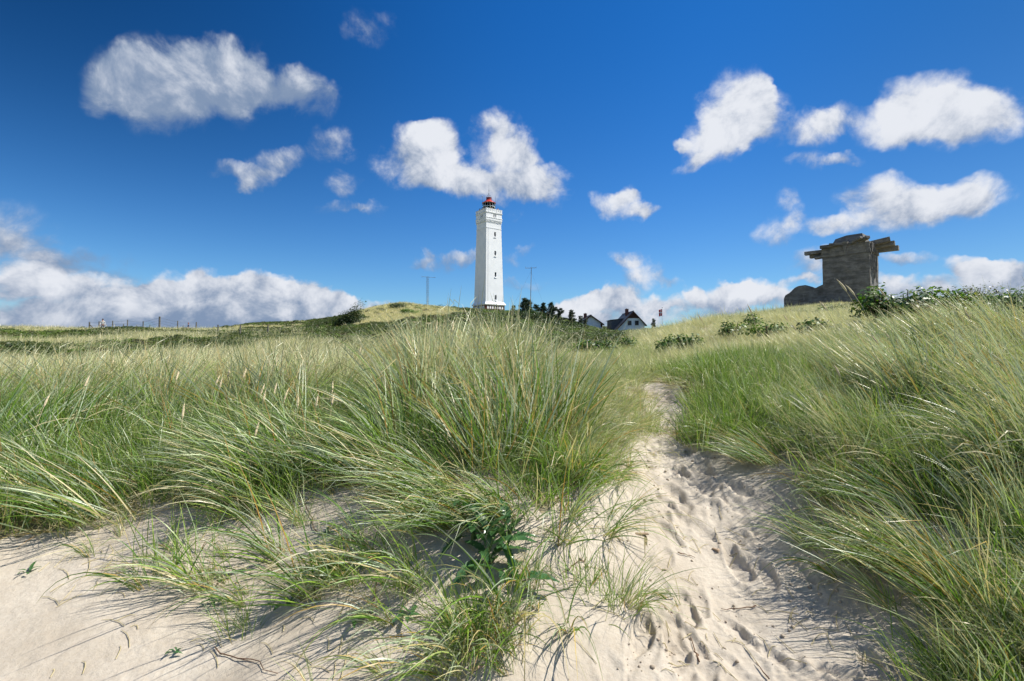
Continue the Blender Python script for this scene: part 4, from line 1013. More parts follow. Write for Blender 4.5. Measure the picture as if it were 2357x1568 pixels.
pe = np.interp(v, [900, 1000, 1050, 1095, 1150, 1250, 1330, 1400, 1500], [1575, 1600, 1680, 1790, 1880, 1890, 1940, 2000, 2060])
size = size * np.where((u > 1360) & (u < 1500) & (v > 850) & (v < 1060), .7, 1.)
size = size * np.where(u > pe - 60, np.interp(u - pe, [0, 120, 450], [.38, .5, 1.]), 1.)
size = size * np.interp(v, [880, 1000, 1250, 1500], [1., 1., .8, .75])
tint = np.clip(np.interp(v, [760, 880, 1000, 1150], [.9, .55, .12, .0]) + srng.normal(0, .2, len(x)) + 1.1 * drift, 0, 1) * np.interp(u, [1550, 1750], [1, .6])
edge_ = (v > 985) & (r < 5)
a = k & ~edge_; push(x[a], y[a], z[a], yaw[a], size[a], tint[a], ['wind0', 'wind1', 'wind2', 'wind3'])
rgt = k & edge_ & (u > 1500); lft = k & edge_ & (u <= 1500)
push(x[lft], y[lft], z[lft], yaw[lft], size[lft], tint[lft], ['fan0', 'fan1', 'fan2', 'lay0'])
push(x[rgt], y[rgt], z[rgt], yaw[rgt] * .8, size[rgt] * 1.05, tint[rgt], ['wind0', 'wind1', 'wind2', 'lay0', 'fan0'])
# understorey of short green shoots and thatch
q = dense & (srng.random(len(x)) < .5)
push(x[q], y[q], z[q], srng.uniform(0, 360, q.sum()), srng.uniform(.7, 1.3, q.sum()), np.zeros(q.sum()), ['short0', 'short1'])
q = dense & (srng.random(len(x)) < .22)
push(x[q], y[q], z[q], srng.uniform(0, 360, q.sum()), srng.uniform(.7, 1.2, q.sum()), np.zeros(q.sum()), ['dead0'])
q = tramp & (srng.random(len(x)) < np.where((u > 1430) & (u < 1600), .32, .75))
push(x[q], y[q], z[q], srng.uniform(0, 360, q.sum()), srng.uniform(.45, .95, q.sum()), srng.uniform(.1, .6, q.sum()), ['short0', 'dead0', 'dead0', 'short1'])
q = tramp & (srng.random(len(x)) < .12)
push(x[q], y[q], z[q], srng.uniform(90, 270, q.sum()), srng.uniform(.4, .7, q.sum()), srng.uniform(.1, .6, q.sum()), ['fan0', 'fan2'])
q = thin & (srng.random(len(x)) < np.interp(u, [1300, 1400, 1440, 1480], [.42, .36, .10, .04]))
push(x[q], y[q], z[q], srng.normal(-60, 50, q.sum()), srng.uniform(.35, .68, q.sum()), srng.uniform(.2, .7, q.sum()), ['fan0', 'fan1', 'sparse0', 'wind1'])
flush('marram_grass', 'dense windblown marram grass covering the near dune on both sides of the path')

# --- thin growth spilling over the bare bank
n2_ = fbm(x * 3.3 + 31, y * 3.3 + 8, 3)
pr = np.interp(v, [1080, 1200, 1350, 1500, 1600], [.75, .42, .30, .22, .18])
pr = pr * np.interp(u, [0, 350, 600, 900, 1200, 1330, 1400, 1480], [.75, .8, .95, 1.1, 1.1, .9, .45, .28]) * np.clip(.95 + 2.2 * n2_, .05, 1.6)
q = spl & (srng.random(len(x)) < pr * .46)
push(x[q], y[q], z[q], yaw_field(u, v, r)[q] + srng.normal(0, 22, q.sum()), srng.uniform(.28, .8, q.sum()) * np.interp(u[q], [0, 500, 900], [.62, .75, .95]), srng.uniform(0, .45, q.sum()), ['sparse0', 'sparse1', 'fan1', 'sparse0'])
q = spl & (srng.random(len(x)) < pr * .3)
push(x[q], y[q], z[q], srng.uniform(0, 360, q.sum()), srng.uniform(.4, .9, q.sum()), srng.uniform(0, .3, q.sum()), ['dead0', 'short0'])
q = spr & (srng.random(len(x)) < np.clip(.22 + 1.6 * n2_, .02, 1) * np.interp(u, [1800, 1950, 2200], [.35, .8, 1.3]))
push(x[q], y[q], z[q], yaw_field(u, v, r)[q] + srng.normal(0, 35, q.sum()), srng.uniform(.35, .85, q.sum()), srng.uniform(0, .4, q.sum()), ['sparse0', 'sparse1', 'fan1', 'short0'])
flush('trailing_grass', 'thin trailing marram shoots spreading over the bare sand bank')

# --- field beyond
x, y, z, u, v, r, th = sample(7.0, 22, 34, -60, 64)
cl = fbm(x * 1.3, y * 1.3, 3); yaw = yaw_field(u, v, r) + srng.normal(0, 18, len(x)) + 60 * fbm(x * .6, y * .6 + 9, 2)
hole = (inside([(1400,790),(1500,800),(1560,880),(1440,880),(1330,830)], u, v))
k = (cl > -.10) & ~(hole & (srng.random(len(x)) < .8))
far_t = np.clip(.72 + cl * .9 + srng.normal(0, .12, len(x)), 0, 1)
sc_ = np.interp(r, [7, 22], [.9, 1.0]) * srng.uniform(.6, 1.2, len(x)) * np.clip(1 + 1.2 * cl, .6, 1.3) * np.interp(th, np.radians([-50, -14, -8, -3, 3, 8, 20, 45]), [.72, .74, .85, .8, .55, .5, .52, .62])
push(x[k], y[k], z[k], yaw[k], sc_[k], far_t[k], ['wind0', 'wind1', 'wind2', 'wind3', 'far0', 'far1'])
h = hole & (srng.random(len(x)) < .9)
push(x[h], y[h], z[h], srng.uniform(0, 360, h.sum()), srng.uniform(.7, 1.2, h.sum()), srng.uniform(.2, .8, h.sum()), ['dead0', 'short0'])
flush('far_marram_grass', 'pale windblown marram meadow behind the first dune crest')

x, y, z, u, v, r, th = sample(21, 80, 4.5, -58, 58)
hp = fbm(x / 6 + 40, y / 6, 4) * 1.0
rightd = th > math.radians(13)
heath = np.where(rightd, hp > .10, (hp > -.01) | ((th > math.radians(-22)) & (v < 800) & (hp > -.22)))
k = ~heath
push(x[k], y[k], z[k], srng.normal(0, 25, k.sum()), srng.uniform(.5, 1.35, k.sum()) * np.where(rightd[k], .85, 1.), np.clip(srng.normal(.75, .2, k.sum()), 0, 1), ['far0', 'far1'])
hx = heath & (srng.random(len(x)) < .75)
HP = [(x[hx], y[hx], z[hx], u[hx], v[hx], r[hx])]
x, y, z, u, v, r, th = sample(78, 260, 1.0, -58, 58)
hp = fbm(x / 11 + 3, y / 11, 4)
tanp = inside([(790,800),(795,745),(850,695),(1000,700),(1075,722),(960,732),(900,748),(850,775)], u, v) & (srng.random(len(x)) < .9)
rightd = (th > math.radians(19))
hill = (th > math.radians(-22)) & ~rightd
heath = np.where(rightd, hp > .2, np.where(hill, hp > -.28, hp > .02)) & ~tanp
lh = ((x + 7) ** 2 + (y - 153) ** 2 < 45) 
k = ~heath & ~lh
push(x[k], y[k], z[k], srng.normal(0, 30, k.sum()), srng.uniform(.9, 1.5, k.sum()), np.clip(srng.normal(.8, .15, k.sum()), 0, 1), ['vfar0', 'vfar1'])
flush('hill_grass', 'tan dry grass on the hills behind the dune meadow')
hx = heath & ~lh & (srng.random(len(x)) < .9)
HP.append((x[hx], y[hx], z[hx], u[hx], v[hx], r[hx]))
for (x, y, z, u, v, r) in HP:
    kind = fbm(x / 5 + 70, y / 5, 3) + srng.normal(0, .05, len(x))
    s_ = srng.uniform(.55, 1.25, len(x)) * np.interp(r, [20, 60, 200], [.62, .95, 1.6])
    for lo, hi, ks in ((-9, -.06, ['dark0', 'dark1']), (-.06, .13, ['lime0', 'lime1', 'dark0']), (.13, 9, ['brown0', 'lime1'])):
        q = (kind > lo) & (kind <= hi)
        if q.any(): push(x[q], y[q], z[q] - .05, srng.uniform(0, 360, q.sum()), s_[q], srng.uniform(0, .7, q.sum()), ks)
flush('heath_cover', 'low green and brown heath scrub covering the hill below the lighthouse', 'heath')
# ------------------------------------------------------------------ trees on the hill
M_BARK = simple('bark', (.09, .07, .05), .9, .2, .25, 8)
def conifer(u, base_v, d, H, seed, label, lean=.18, width=1.5, nl=11, group='windswept conifers right of the lighthouse', sparse=1.0, split=False):
    g = np.random.default_rng(seed); x0 = ptm(u, d); z0 = gz(x0, d)
    t = empty('conifer', (x0, d, z0 - .2), 0, label, 'tree', group)
    stems = [((0, 0), H, 1.0)] + ([((.9, .3), H * .93, .8)] if split else [])
    V_, F_, C_ = [], [], []; tb = MB(); off = 0
    for (sx_, sy_), h_, k_ in stems:
        pts = [Vector((sx_ * min(1, i / 2) + lean * h_ * (i / 6) ** 1.6, sy_ * min(1, i / 2), h_ * i / 6)) for i in range(7)]
        tb.path(pts, [.14 * k_ * (1 - i / 7) + .015 for i in range(7)], 7)
        for lv in range(nl):
            f = .10 + .88 * lv / nl; q = f * 6; i = min(5, int(q)); p = pts[i].lerp(pts[i + 1], q - i)
            nb = int(g.integers(3, 6))
            for b_ in range(nb):
                az = g.uniform(0, 2 * math.pi); ln = width * (1.05 - f) ** .75 * g.uniform(.4, 1.15) * k_ + .25
                dirv = Vector((math.cos(az) * .8 + .55, math.sin(az) * .8, .18 + .35 * f)).normalized()
                if math.cos(az) < -.3: ln *= .55
                e = p + dirv * ln; tb.bar(p, e, .028 * (1.2 - f), .008, 4)
                n_ = int(95 * ln / 1.0 * sparse) + 14
                s_ = g.uniform(.15, 1.05, n_) ** .8; c_ = np.array(p)[None] + np.array(dirv * ln)[None] * s_[:, None] + g.normal(size=(n_, 3)) * np.array([.15, .15, .09])
                a_ = g.normal(size=(n_, 3)) * .6 + np.array(dirv) * 1.0 + np.array([.3, 0, .2]); a_ /= np.linalg.norm(a_, axis=1, keepdims=True)
                w_ = np.cross(a_, g.normal(size=(n_, 3))); w_ /= np.linalg.norm(w_, axis=1, keepdims=True)
                L_ = g.uniform(.13, .28, (n_, 1)); W_ = L_ * .22
                q4 = np.stack([c_ - w_ * W_, c_ + w_ * W_, c_ + a_ * L_ + w_ * W_ * .3, c_ + a_ * L_ - w_ * W_ * .3], 1).reshape(-1, 3)
                V_.append(q4); F_.append(np.arange(n_ * 4).reshape(-1, 4) + off); off += n_ * 4
                C_.append(np.repeat(np.array([.028, .045, .02])[None] * g.uniform(.6, 1.8, (n_, 1)), 4, 0))
    tb.build('trunk', M_BARK, t)
    me = np_mesh('crown', np.concatenate(V_), np.concatenate(F_), cols=np.concatenate(C_), mats=[M_NEEDLE]); link('crown', me, t)
    return t
conifer(521.5, 325, 112, 4.9, 1, 'tallest ragged conifer with a forked tip, nearest the lighthouse', .12, 2.0, 14, split=True)
conifer(533.5, 325, 118, 3.7, 2, 'low bushy conifer against the slim mast', .15, 2.2, 9)
conifer(540.5, 325, 112, 4.2, 3, 'narrow conifer in the middle of the row, left of the full crowned one', .12, 1.3, 13)
conifer(548.5, 325, 110, 4.7, 4, 'full crowned conifer with tiered branches, right of the narrow one', .10, 2.1, 14)
conifer(557.0, 327, 112, 3.8, 5, 'low spreading conifer between the full crowned one and the small upright one', .15, 2.0, 8)
conifer(569.5, 327, 112, 4.2, 6, 'small upright conifer standing alone, left of the blank walled house', .08, 1.4, 11)
conifer(578.5, 328, 112, 3.3, 7, 'thin bare topped conifer just left of the blank walled house', .1, .9, 8, sparse=.5)
conifer(583.5, 328, 114, 2.9, 8, 'tiny wispy conifer touching the roof edge of the blank walled house', .1, .7, 7, sparse=.5)
conifer(652.5, 327, 160, 4.6, 9, 'small dark conifer beside the house with two windows', .02, 1.1, 9, group='windswept conifers by the houses')
conifer(512.0, 323, 114, 3.0, 10, 'thin dead topped conifer at the left end of the row', .05, .6, 8, sparse=.5)

def bush(name, x0, y0, R, n_, seed, size, cols, label, cat, group=None, mat_=None, flowers=0, fl_col=(.8, .8, .76), clumps=14, up=.5, sink=.1, shape=None, stem_h=None):
    z0 = gz(x0, y0); b_ = empty(name, (x0, y0, z0 - sink), 0, label, cat, group)
    V, F, c = leaf_cluster(n_, seed, R=R, size=size, cols=cols, clumps=clumps, up=up)
    if shape is not None: V = shape(V)
    link('foliage', np_mesh('foliage', V, F, cols=c, mats=[mat_ or M_LEAF]), b_)
    g = random.Random(seed); m_ = MB()
    for i in range(9):
        a = g.uniform(0, 6.28); e = Vector((R[0] * .7 * math.cos(a) * g.random(), R[1] * .7 * math.sin(a) * g.random(), R[2] * g.uniform(.5, .95)))
        if shape is not None: e = Vector(shape(np.array([e]))[0])
        m_.bar((e.x * .15, e.y * .15, -.05), e, .012 + R[2] * .012, .005, 5)
    m_.build('stems', M_BARK, b_)
    for i in range(flowers):
        k_ = g.randrange(len(V) // 4) * 4; p = V[k_:k_ + 4].mean(0) * 1.06
        f_ = MB(); s_ = size[1] * .5
        for q in range(5):
            a = q * 1.2566 + g.random() * .3; pa = Vector((math.cos(a), math.sin(a), .35)) * s_; pb = Vector((math.cos(a + .5), math.sin(a + .5), .35)) * s_ * .8; pc = Vector((math.cos(a - .5), math.sin(a - .5), .35)) * s_ * .8
            P0 = Vector(p) + Vector((0, -.02, .03)); f_.add([P0, P0 + pc, P0 + pa, P0 + pb], [(0, 1, 2, 3)])
        f_.build('flower', simple('petal', fl_col, .6, .3, .05) if i == 0 else bpy.data.materials['petal'] if fl_col[2] > .5 else simple('petal_pink', fl_col, .6, .3, .05), b_)
    return b_
# dark windswept thicket left of the tan hilltop
def wind_wedge(V):
    V = V.copy(); t = np.clip((V[:, 0] + 3.6) / 7.2, 0, 1); V[:, 2] = V[:, 2] * (.25 + .95 * t ** .8); V[:, 0] += V[:, 2] * .25; return V
xw = ptm(346, 86)
bush('windswept_thicket', xw, 86, (3.5, 2.2, 4.8), 6500, 51, (.16, .34), DARKG + ((.05, .07, .02),), 'dark windswept thicket rising to the right on the left shoulder of the hill', 'bush', clumps=40, shape=wind_wedge, sink=.2)
xw = ptm(362, 98)
bush('gorse_bush', xw, 98, (1.8, 1.5, 1.3), 1100, 52, (.14, .28), ((.07, .11, .02), (.10, .14, .03)), 'mid green bush at the left end of the tan hilltop', 'bush', 'bushes on the lighthouse hill', clumps=16)
xw = ptm(397, 110)
bush('gorse_bush', xw, 110, (2.6, 1.8, 1.6), 1500, 53, (.16, .30), DARKG, 'dark rounded bush in the middle of the tan grass slope', 'bush', 'bushes on the lighthouse hill', clumps=18)
xw = ptm(409, 100)
bush('gorse_bush', xw, 100, (2.6, 1.8, 1.3), 1300, 54, (.16, .30), LIME, 'bright green bush below the dark rounded one on the slope', 'bush', 'bushes on the lighthouse hill', clumps=18)
xw = ptm(441, 135)
bush('gorse_bush', xw, 135, (2.2, 1.5, 1.3), 900, 55, (.16, .30), DARKG, 'small dark bush on the skyline between lattice mast and lighthouse', 'bush', 'bushes on the lighthouse hill', clumps=14)

for i, (u, d, R, lb) in enumerate(((527, 106, (4.6, 2.5, 2.3), 'dark shrub mass at the foot of the tallest conifer'), (548, 105, (4.2, 2.5, 1.9), 'dark shrub mass at the foot of the full crowned conifer'), (570, 106, (4.2, 2.5, 1.6), 'dark shrub mass below the small upright conifer'), (508, 116, (3.6, 2.2, 1.3), 'low dark shrub just right of the lighthouse base'))):
    bush('dark_shrub', ptm(u, d), d, R, 2600, 70 + i, (.18, .34), DARKG + ((.06, .09, .02),), lb, 'bush', 'dark shrubs under the conifers', clumps=30, sink=.2)
# rose bushes in the saddle and on the right-hand crest: sketch u, sketch y of base, distance, R, label
def rb(u, d, R, n_, seed, label, fl=0, cols=ROSE + LIME[:1], group='leafy rose bushes among the marram', raise_=.1):
    x0 = (u - 1178.5) / FD * d
    return bush('rose_bush', x0, d, R, n_, seed, (.045, .085) if d < 15 else (.08, .15), cols, label, 'bush', group, flowers=fl, sink=-raise_, clumps=14)
rb(1372, 15, (.75, .6, .45), 800, 201, 'leafy rose bush at the left end of the saddle, left of the path top', 1)
rb(1340, 17, (.6, .6, .40), 600, 202, 'small rose bush farthest left in the saddle in pale grass', 1)
rb(1440, 14.5, (.45, .4, .35), 420, 203, 'little rose bush just above the top of the path')
rb(1535, 10.2, (.30, .3, .34), 420, 204, 'upright narrow rose bush right of the path top', 0)
rb(1585, 9.6, (.42, .35, .36), 700, 205, 'round dark rose bush with a few pale blooms, right of the path top', 2)
rb(1556, 11.8, (.35, .3, .30), 360, 206, 'low rose bush behind the upright narrow one')
rb(1690, 12.0, (.50, .4, .40), 650, 207, 'rose bush half way between the path and the bunker')
rb(1770, 10.5, (.55, .4, .34), 600, 208, 'low rose bush below the bunker wing', 0)
rb(1735, 14, (.5, .4, .36), 450, 209, 'rose bush behind the one half way to the bunker', 0)
rb(1880, 8.6, (.42, .3, .30), 520, 210, 'rose bush in long grass below the bunker tower', 0, ROSE + ((.22, .17, .02),))
rb(2025, 7.8, (.38, .4, .52), 900, 211, 'tall rose bush at the left end of the crest hedge beside the bunker', 0, raise_=.24)
rb(2090, 7.7, (.62, .5, .46), 1500, 212, 'dense rose bush second from the left in the crest hedge', 0, raise_=.2)
rb(2165, 7.6, (.62, .5, .46), 1500, 213, 'bright green rose bush in the middle of the crest hedge', 0, ROSE + LIME, raise_=.2)
rb(2240, 7.6, (.62, .5, .46), 1500, 214, 'yellowing rose bush right of the middle of the crest hedge', 0, ROSE + ((.26, .22, .03),), raise_=.1)
rb(2315, 7.5, (.62, .5, .46), 1500, 215, 'rose bush last but one at the right end of the crest hedge', 0, raise_=.2)
rb(2390, 7.4, (.62, .5, .46), 1500, 216, 'rose bush cut by the right edge of the view', 0, raise_=.2)
rb(2035, 6.6, (.30, .3, .26), 420, 217, 'small rose bush in the grass just below the left end of the hedge', 0)
x0 = (2190 - 1178.5) / FD * 10.5
bush('thorn_bush', x0, 10.0, (.8, .5, .42), 1000, 218, (.03, .06), BROWN + DARKG, 'dark twiggy bush rising behind the crest hedge', 'bush', clumps=22, sink=-.25)
for i, (u, d, lb) in enumerate(((560, 13, 'pink wild rose bloom left of its twin in the left meadow'), (632, 14, 'pink wild rose bloom right of its twin in the left meadow'))):
    x0 = (u - 1178.5) / FD * d
    bush('wild_rose', x0, d, (.30, .3, .30), 160, 230 + i, (.05, .08), ROSE, lb, 'flower', 'pink blooms in the left meadow', flowers=3, fl_col=(.62, .16, .26), clumps=8, sink=-.18)

# ------------------------------------------------------------------ broad leaved plant in the shade of the central clump
M_BROAD, T = mat('broad_leaf')
tc = T.new('ShaderNodeTexCoord').outputs['Object']; n = T.noise(tc, 30, 5, .6)
c = T.mix(T.ramp(n, .3, .7), (.035, .10, .03), (.09, .19, .07))
b = T.new('ShaderNodeBsdfPrincipled', {'Base Color': c, 'Roughness': .30, 'Specular IOR Level': .55}); tr = T.new('ShaderNodeBsdfTranslucent', {'Color': (.10, .24, .03)})
ms = T.new('ShaderNodeMixShader', {0: .22}); T.l.new(b.outputs[0], ms.inputs[1]); T.l.new(tr.outputs[0], ms.inputs[2]); T.new('ShaderNodeOutputMaterial', {0: ms.outputs[0]})
def leaf_mesh(L_, W_, lobes, seed, curl=.5):
    g = random.Random(seed); ns = 18; V = []
    for i in range(ns + 1):
        t = i / ns; w = W_ * (math.sin(math.pi * min(1, t * 1.02)) ** .65) * (1 - .25 * t) + .004
        w *= 1 + lobes * math.sin(i * 2.4)
        y_ = L_ * t; z_ = L_ * (curl * .9 * t - curl * 1.25 * t * t)
        V += [(-w, y_ + lobes * .02, z_ + .18 * w + g.uniform(-.003, .003)), (0, y_, z_ - .12 * w), (w, y_ + lobes * .02, z_ + .18 * w + g.uniform(-.003, .003))]
    F_ = [(3 * i + k, 3 * i + k + 1, 3 * i + k + 4, 3 * i + k + 3) for i in range(ns) for k in (0, 1)]
    return np_mesh('leaf', V, F_, smooth=True, mats=[M_BROAD])
LEAVES = [leaf_mesh(.20, .028, .22, 1), leaf_mesh(.16, .022, .30, 2, .7), leaf_mesh(.24, .030, .25, 3, .4), leaf_mesh(.11, .018, .1, 4, .5)]
def leafy(name, u, y, n_, seed, label, cat, H=.0, scale=1., group=None, spread=(.2, 1.1)):
    p = at(u, y); g = random.Random(seed)
    r_ = empty(name, p, 0, label, cat, group)
    if H: MB().path([(0, 0, -.03), (.01, -.01, H * .5), (.03, -.03, H)], [.007, .006, .004], 6).build('stem', simple('green_stem_%d' % seed, (.12, .17, .05), .6, .3, .1), r_)
    for i in range(n_):
        a = i * 2.4 + g.uniform(-.4, .4); h_ = H * i / max(1, n_)
        lf = link('leaf', LEAVES[g.randrange(3 if scale > .6 else 4)], r_, (0.012 * math.cos(a), .012 * math.sin(a), h_ + .01)); lf.rotation_euler = (g.uniform(*spread) if i > n_ * .4 else g.uniform(-.1, .6), g.uniform(-.3, .3), a)
        lf.scale = (g.uniform(.7, 1.15) * scale,) * 3
    return r_
leafy('sow_thistle', 1120, 1310, 12, 1, 'dark green broad leaved plant in the deep shade under the central clump', 'plant', .14, .9)
leafy('sow_thistle', 1165, 1270, 9, 2, 'broad leaved plant with lobed leaves, right of the shaded one under the central clump', 'plant', .12, .8)
leafy('sow_thistle', 1085, 1255, 10, 3, 'broad leaved plant tucked behind the two shaded ones', 'plant', .16)
leafy('sow_thistle', 1175, 1345, 6, 4, 'few pale green leaves on the sand just below the central clump', 'plant', .03, .8)
kk_ = 'small leafy rosettes on the bare bank'
for (u, y, n_, sc, lb) in ((790, 1255, 7, .6, 'leafy rosette at the top of the bank, left of the central clump'), (820, 1435, 6, .6, 'leafy rosette low on the bank left of the centre'), (655, 1400, 6, .5, 'small leafy rosette beside the thin stalks left of centre'),
                           (500, 1395, 6, .55, 'small leafy rosette at the left end of the bank tufts'), (520, 1345, 5, .5, 'tiny rosette just above the left end rosette'), (398, 1510, 7, .35, 'tiny bright rosette alone on the sand at the lower left'),
                           (940, 1430, 7, .55, 'dark rosette low on the bank below the centre'), (1035, 1440, 8, .5, 'dark tufted rosette just left of the lowest central tussock'), (62, 1325, 6, .45, 'dark seedling alone on the sand at the far left'), (745, 1240, 6, .5, 'rosette under the left central blades')):
    leafy('rosette', u, y, n_, int(u + y), lb, 'plant', 0, sc * .62, kk_, (.0, .5))

# ------------------------------------------------------------------ single tussocks on the bank
def tussock(u, y, kind, yaw, sc, label, group='separate marram tussocks on the bare bank', extra=()):
    p = at(u, y); o = link('marram_tussock', PROTO[kind].data, None, p, math.radians(yaw)); o.scale = (sc,) * 3; o.location.z += .01
    return tag(o, label, 'grass tussock', group)
BIG = tuft_mesh('big_tussock', 420, 300, L=(.55, .95), spread=.36, lean=.35, bend=.22, droop=.20, wid=.0082, base_r=.13, mixw=(.34, .36, .18, .12), nseg=7)
BIG2 = tuft_mesh('side_tussock', 300, 301, L=(.45, .85), spread=.36, lean=1.1, bend=.35, droop=.32, wid=.0078, base_r=.12, mixw=(.40, .38, .14, .08), nseg=8)
BIG3 = tuft_mesh('short_tussock', 260, 302, L=(.25, .5), spread=.5, lean=.5, bend=.4, droop=.6, wid=.0068, base_r=.09, mixw=(.50, .28, .12, .10), nseg=7)
PROTO['BIG'] = bpy.data.objects.new('x', BIG); PROTO['BIG2'] = bpy.data.objects.new('x', BIG2); PROTO['BIG3'] = bpy.data.objects.new('x', BIG3)
G2 = 'large tussocks on the front of the dune'
tussock(1215, 1010, 'BIG', 22, 1.0, 'largest marram tussock, golden at its base, in the centre of the dune front', G2)
tussock(1130, 1060, 'BIG', 30, .85, 'large tussock just left of the golden based central one', G2)
tussock(1275, 975, 'BIG', -8, .65, 'large tussock just right of the golden based central one', G2)
tussock(985, 950, 'BIG', 15, .75, 'large grey green tussock above and left of the central one', G2)
tussock(700, 1060, 'BIG2', 85, .8, 'wide tussock with blades swept flat to the left, left of centre', G2)
tussock(560, 1090, 'BIG2', 95, .72, 'swept tussock at the left end of the combed row', G2)
tussock(850, 1085, 'BIG2', 80, .78, 'swept tussock at the right end of the combed row', G2)
tussock(250, 1175, 'BIG2', 95, .85, 'swept tussock overhanging the sand at the lower left', G2)
tussock(95, 1130, 'BIG2', 100, .8, 'yellow green tussock near the left edge of the view', G2)
tussock(1000, 1130, 'BIG2', 110, .72, 'drooping tussock over the shaded hollow below the centre', G2)
tussock(1150, 1190, 'BIG2', 150, .70, 'tussock hanging straight down over the broad leaved plants', G2)
tussock(1020, 1210, 'BIG2', 118, .60, 'tussock combed down to the left beside the broad leaved plants', G2)
tussock(1350, 1010, 'BIG3', -75, .75, 'tussock spreading right towards the path at its narrow part', G2)
tussock(1330, 1110, 'BIG3', 200, .95, 'short bushy tussock left of the middle of the path', G2)
tussock(1760, 1065, 'BIG2', 72, .5, 'tussock on the right bank with blades swept left over the path', G2)
tussock(1650, 1010, 'BIG3', 90, .6, 'short tussock at the foot of the right bank beside the narrow path', G2)
tussock(1950, 1150, 'BIG3', 95, .7, 'short tussock on the right edge of the sand, middle height', G2)
tussock(2150, 1330, 'BIG2', 60, .65, 'large dark tussock low on the right bank', G2)
tussock(2280, 1440, 'BIG', 55, .62, 'large shaded tussock at the lower right corner', G2)
tussock(2080, 1180, 'BIG2', 60, .55, 'long swept tussock over the shaded hollow on the right', G2)
S2 = [(1120, 1475, 'BIG3', 165, .75, 'lowest central tussock, at the bottom of the bank'), (1175, 1420, 'fan0', 175, .9, 'tuft just above the lowest central tussock'), (1060, 1500, 'fan1', 150, .8, 'tuft left of the lowest central tussock'),
      (790, 1330, 'BIG3', 120, .72, 'bright green tussock half way down the bank, left of centre'), (720, 1385, 'fan2', 118, .9, 'long bladed tuft below the bright green tussock'), (870, 1290, 'fan0', 112, .8, 'tuft right of the bright green tussock'),
      (960, 1350, 'fan1', 125, .8, 'tuft between the bright green and the central tussocks'), (900, 1440, 'sparse0', 130, .9, 'thin tuft low on the bank left of the centre line'), (640, 1290, 'fan2', 108, .85, 'tuft with long blades trailing left, upper bank'),
      (390, 1300, 'short0', 0, 1.2, 'upright reddish stalked tuft alone at the left of the bank'), (470, 1365, 'fan1', 105, .7, 'flat trailing tuft in the lower left sand'), (330, 1360, 'sparse1', 100, .8, 'wispy tuft farthest left on the lower sand'),
      (560, 1400, 'sparse0', 112, .8, 'wispy tuft right of the flat trailing one'), (1345, 1345, 'short1', 190, .9, 'small round tuft between the bank and the lower path'), (1290, 1250, 'fan2', 190, .75, 'drooping tuft just right of the broad leaved plants'),
      (1400, 1235, 'fan0', -120, .7, 'tuft with blades reaching right onto the path'), (1310, 1450, 'sparse1', 185, .8, 'thin tuft right of the lowest central tussock'), (1225, 1360, 'sparse0', 170, .9, 'thin tuft hanging under the central clump'),
      (1560, 1400, 'sparse1', 90, .55, 'small broken tuft in the middle of the lower path'), (1470, 1400, 'sparse0', 200, .6, 'small tuft on the left edge of the lower path'), (1865, 1270, 'fan1', 60, .55, 'reddish based tuft at the right edge of the path'),
      (1930, 1340, 'sparse1', 75, .7, 'thin tuft on the right edge of the lower path'), (2020, 1290, 'BIG3', 85, .8, 'blue green broad bladed tussock on the right bank'), (1010, 1560, 'sparse0', 140, .9, 'thin tuft cut by the bottom of the view')]
for (u, y, k_, yw, sc, lb) in S2: tussock(u, y, k_, yw, sc, lb)
for k in ('BIG', 'BIG2', 'BIG3'): PROTO.pop(k)

# ------------------------------------------------------------------ dry seed spikes
M_SEED = simple('seed_spike', (.70, .58, .36), .75, .2, .15, 60, bump=.5, bscale=300); M_STALK = simple('dry_stalk', (.50, .42, .22), .6, .3, .1)
def spike_meshes(seed):
    g = random.Random(seed); bend = g.uniform(.12, .30); H = .82
    P_ = [Vector((0, bend * (t ** 2) * H, H * t)) for t in (0, .2, .4, .6, .8, 1.0)]
    st = MB().path(P_, [.0028] * 6, 5); d = (P_[5] - P_[4]).normalized(); hd = MB(); q = P_[5]
    prof = [(.003, 0), (.011, .02), (.0145, .06), (.013, .11), (.008, .15), (.001, .19)]
    pts = [q + d * z_ + Vector((0, .05, 0)) * (z_ / .19) ** 2 * .5 for _, z_ in prof]; hd.path(pts, [r for r, _ in prof], 7)
    def me(mb, n_, m_):
        x_ = bpy.data.meshes.new(n_); x_.from_pydata(mb.v, [], mb.f); x_.materials.append(m_); return x_
    return me(st, 'stalk', M_STALK), me(hd, 'spike', M_SEED)
SM = [spike_meshes(i) for i in range(4)]
SEEDN = {}
def seed(u, y_tip, d, yaw, group, label, k=1.0):
    d = d * .86; a, b_ = dirUV(u, y_tip); x_ = a * d; zt = EYE + b_ * d
    z0 = gz(x_, d); g = random.Random(int(u * 7 + y_tip)); h = max(.45, (zt - z0)) ; sc = h / .98
    r_ = empty('seed_spike', (x_, d - .15 * sc, z0 - .02), math.radians(yaw + g.uniform(-14, 14)), label, 'seed head', group); r_.scale = (min(sc, 1.15), min(sc, 1.15), sc)
    s_, h_ = g.choice(SM); link('stalk', s_, r_); link('spike', h_, r_)
ORD = 'leftmost second third fourth fifth sixth seventh eighth ninth tenth eleventh twelfth thirteenth fourteenth fifteenth sixteenth seventeenth eighteenth nineteenth twentieth twenty-first rightmost'.split()
def seeds(lst, yaw, group, text):
    lst = sorted(lst)
    for i, (u, yt, d) in enumerate(lst):
        w = 'leftmost' if i == 0 else 'rightmost' if i == len(lst) - 1 else ORD[i] + ' from the left'
        seed(u, yt, d, yaw, group, text + ', ' + w + (' of them' if i in (0, len(lst) - 1) else ''))
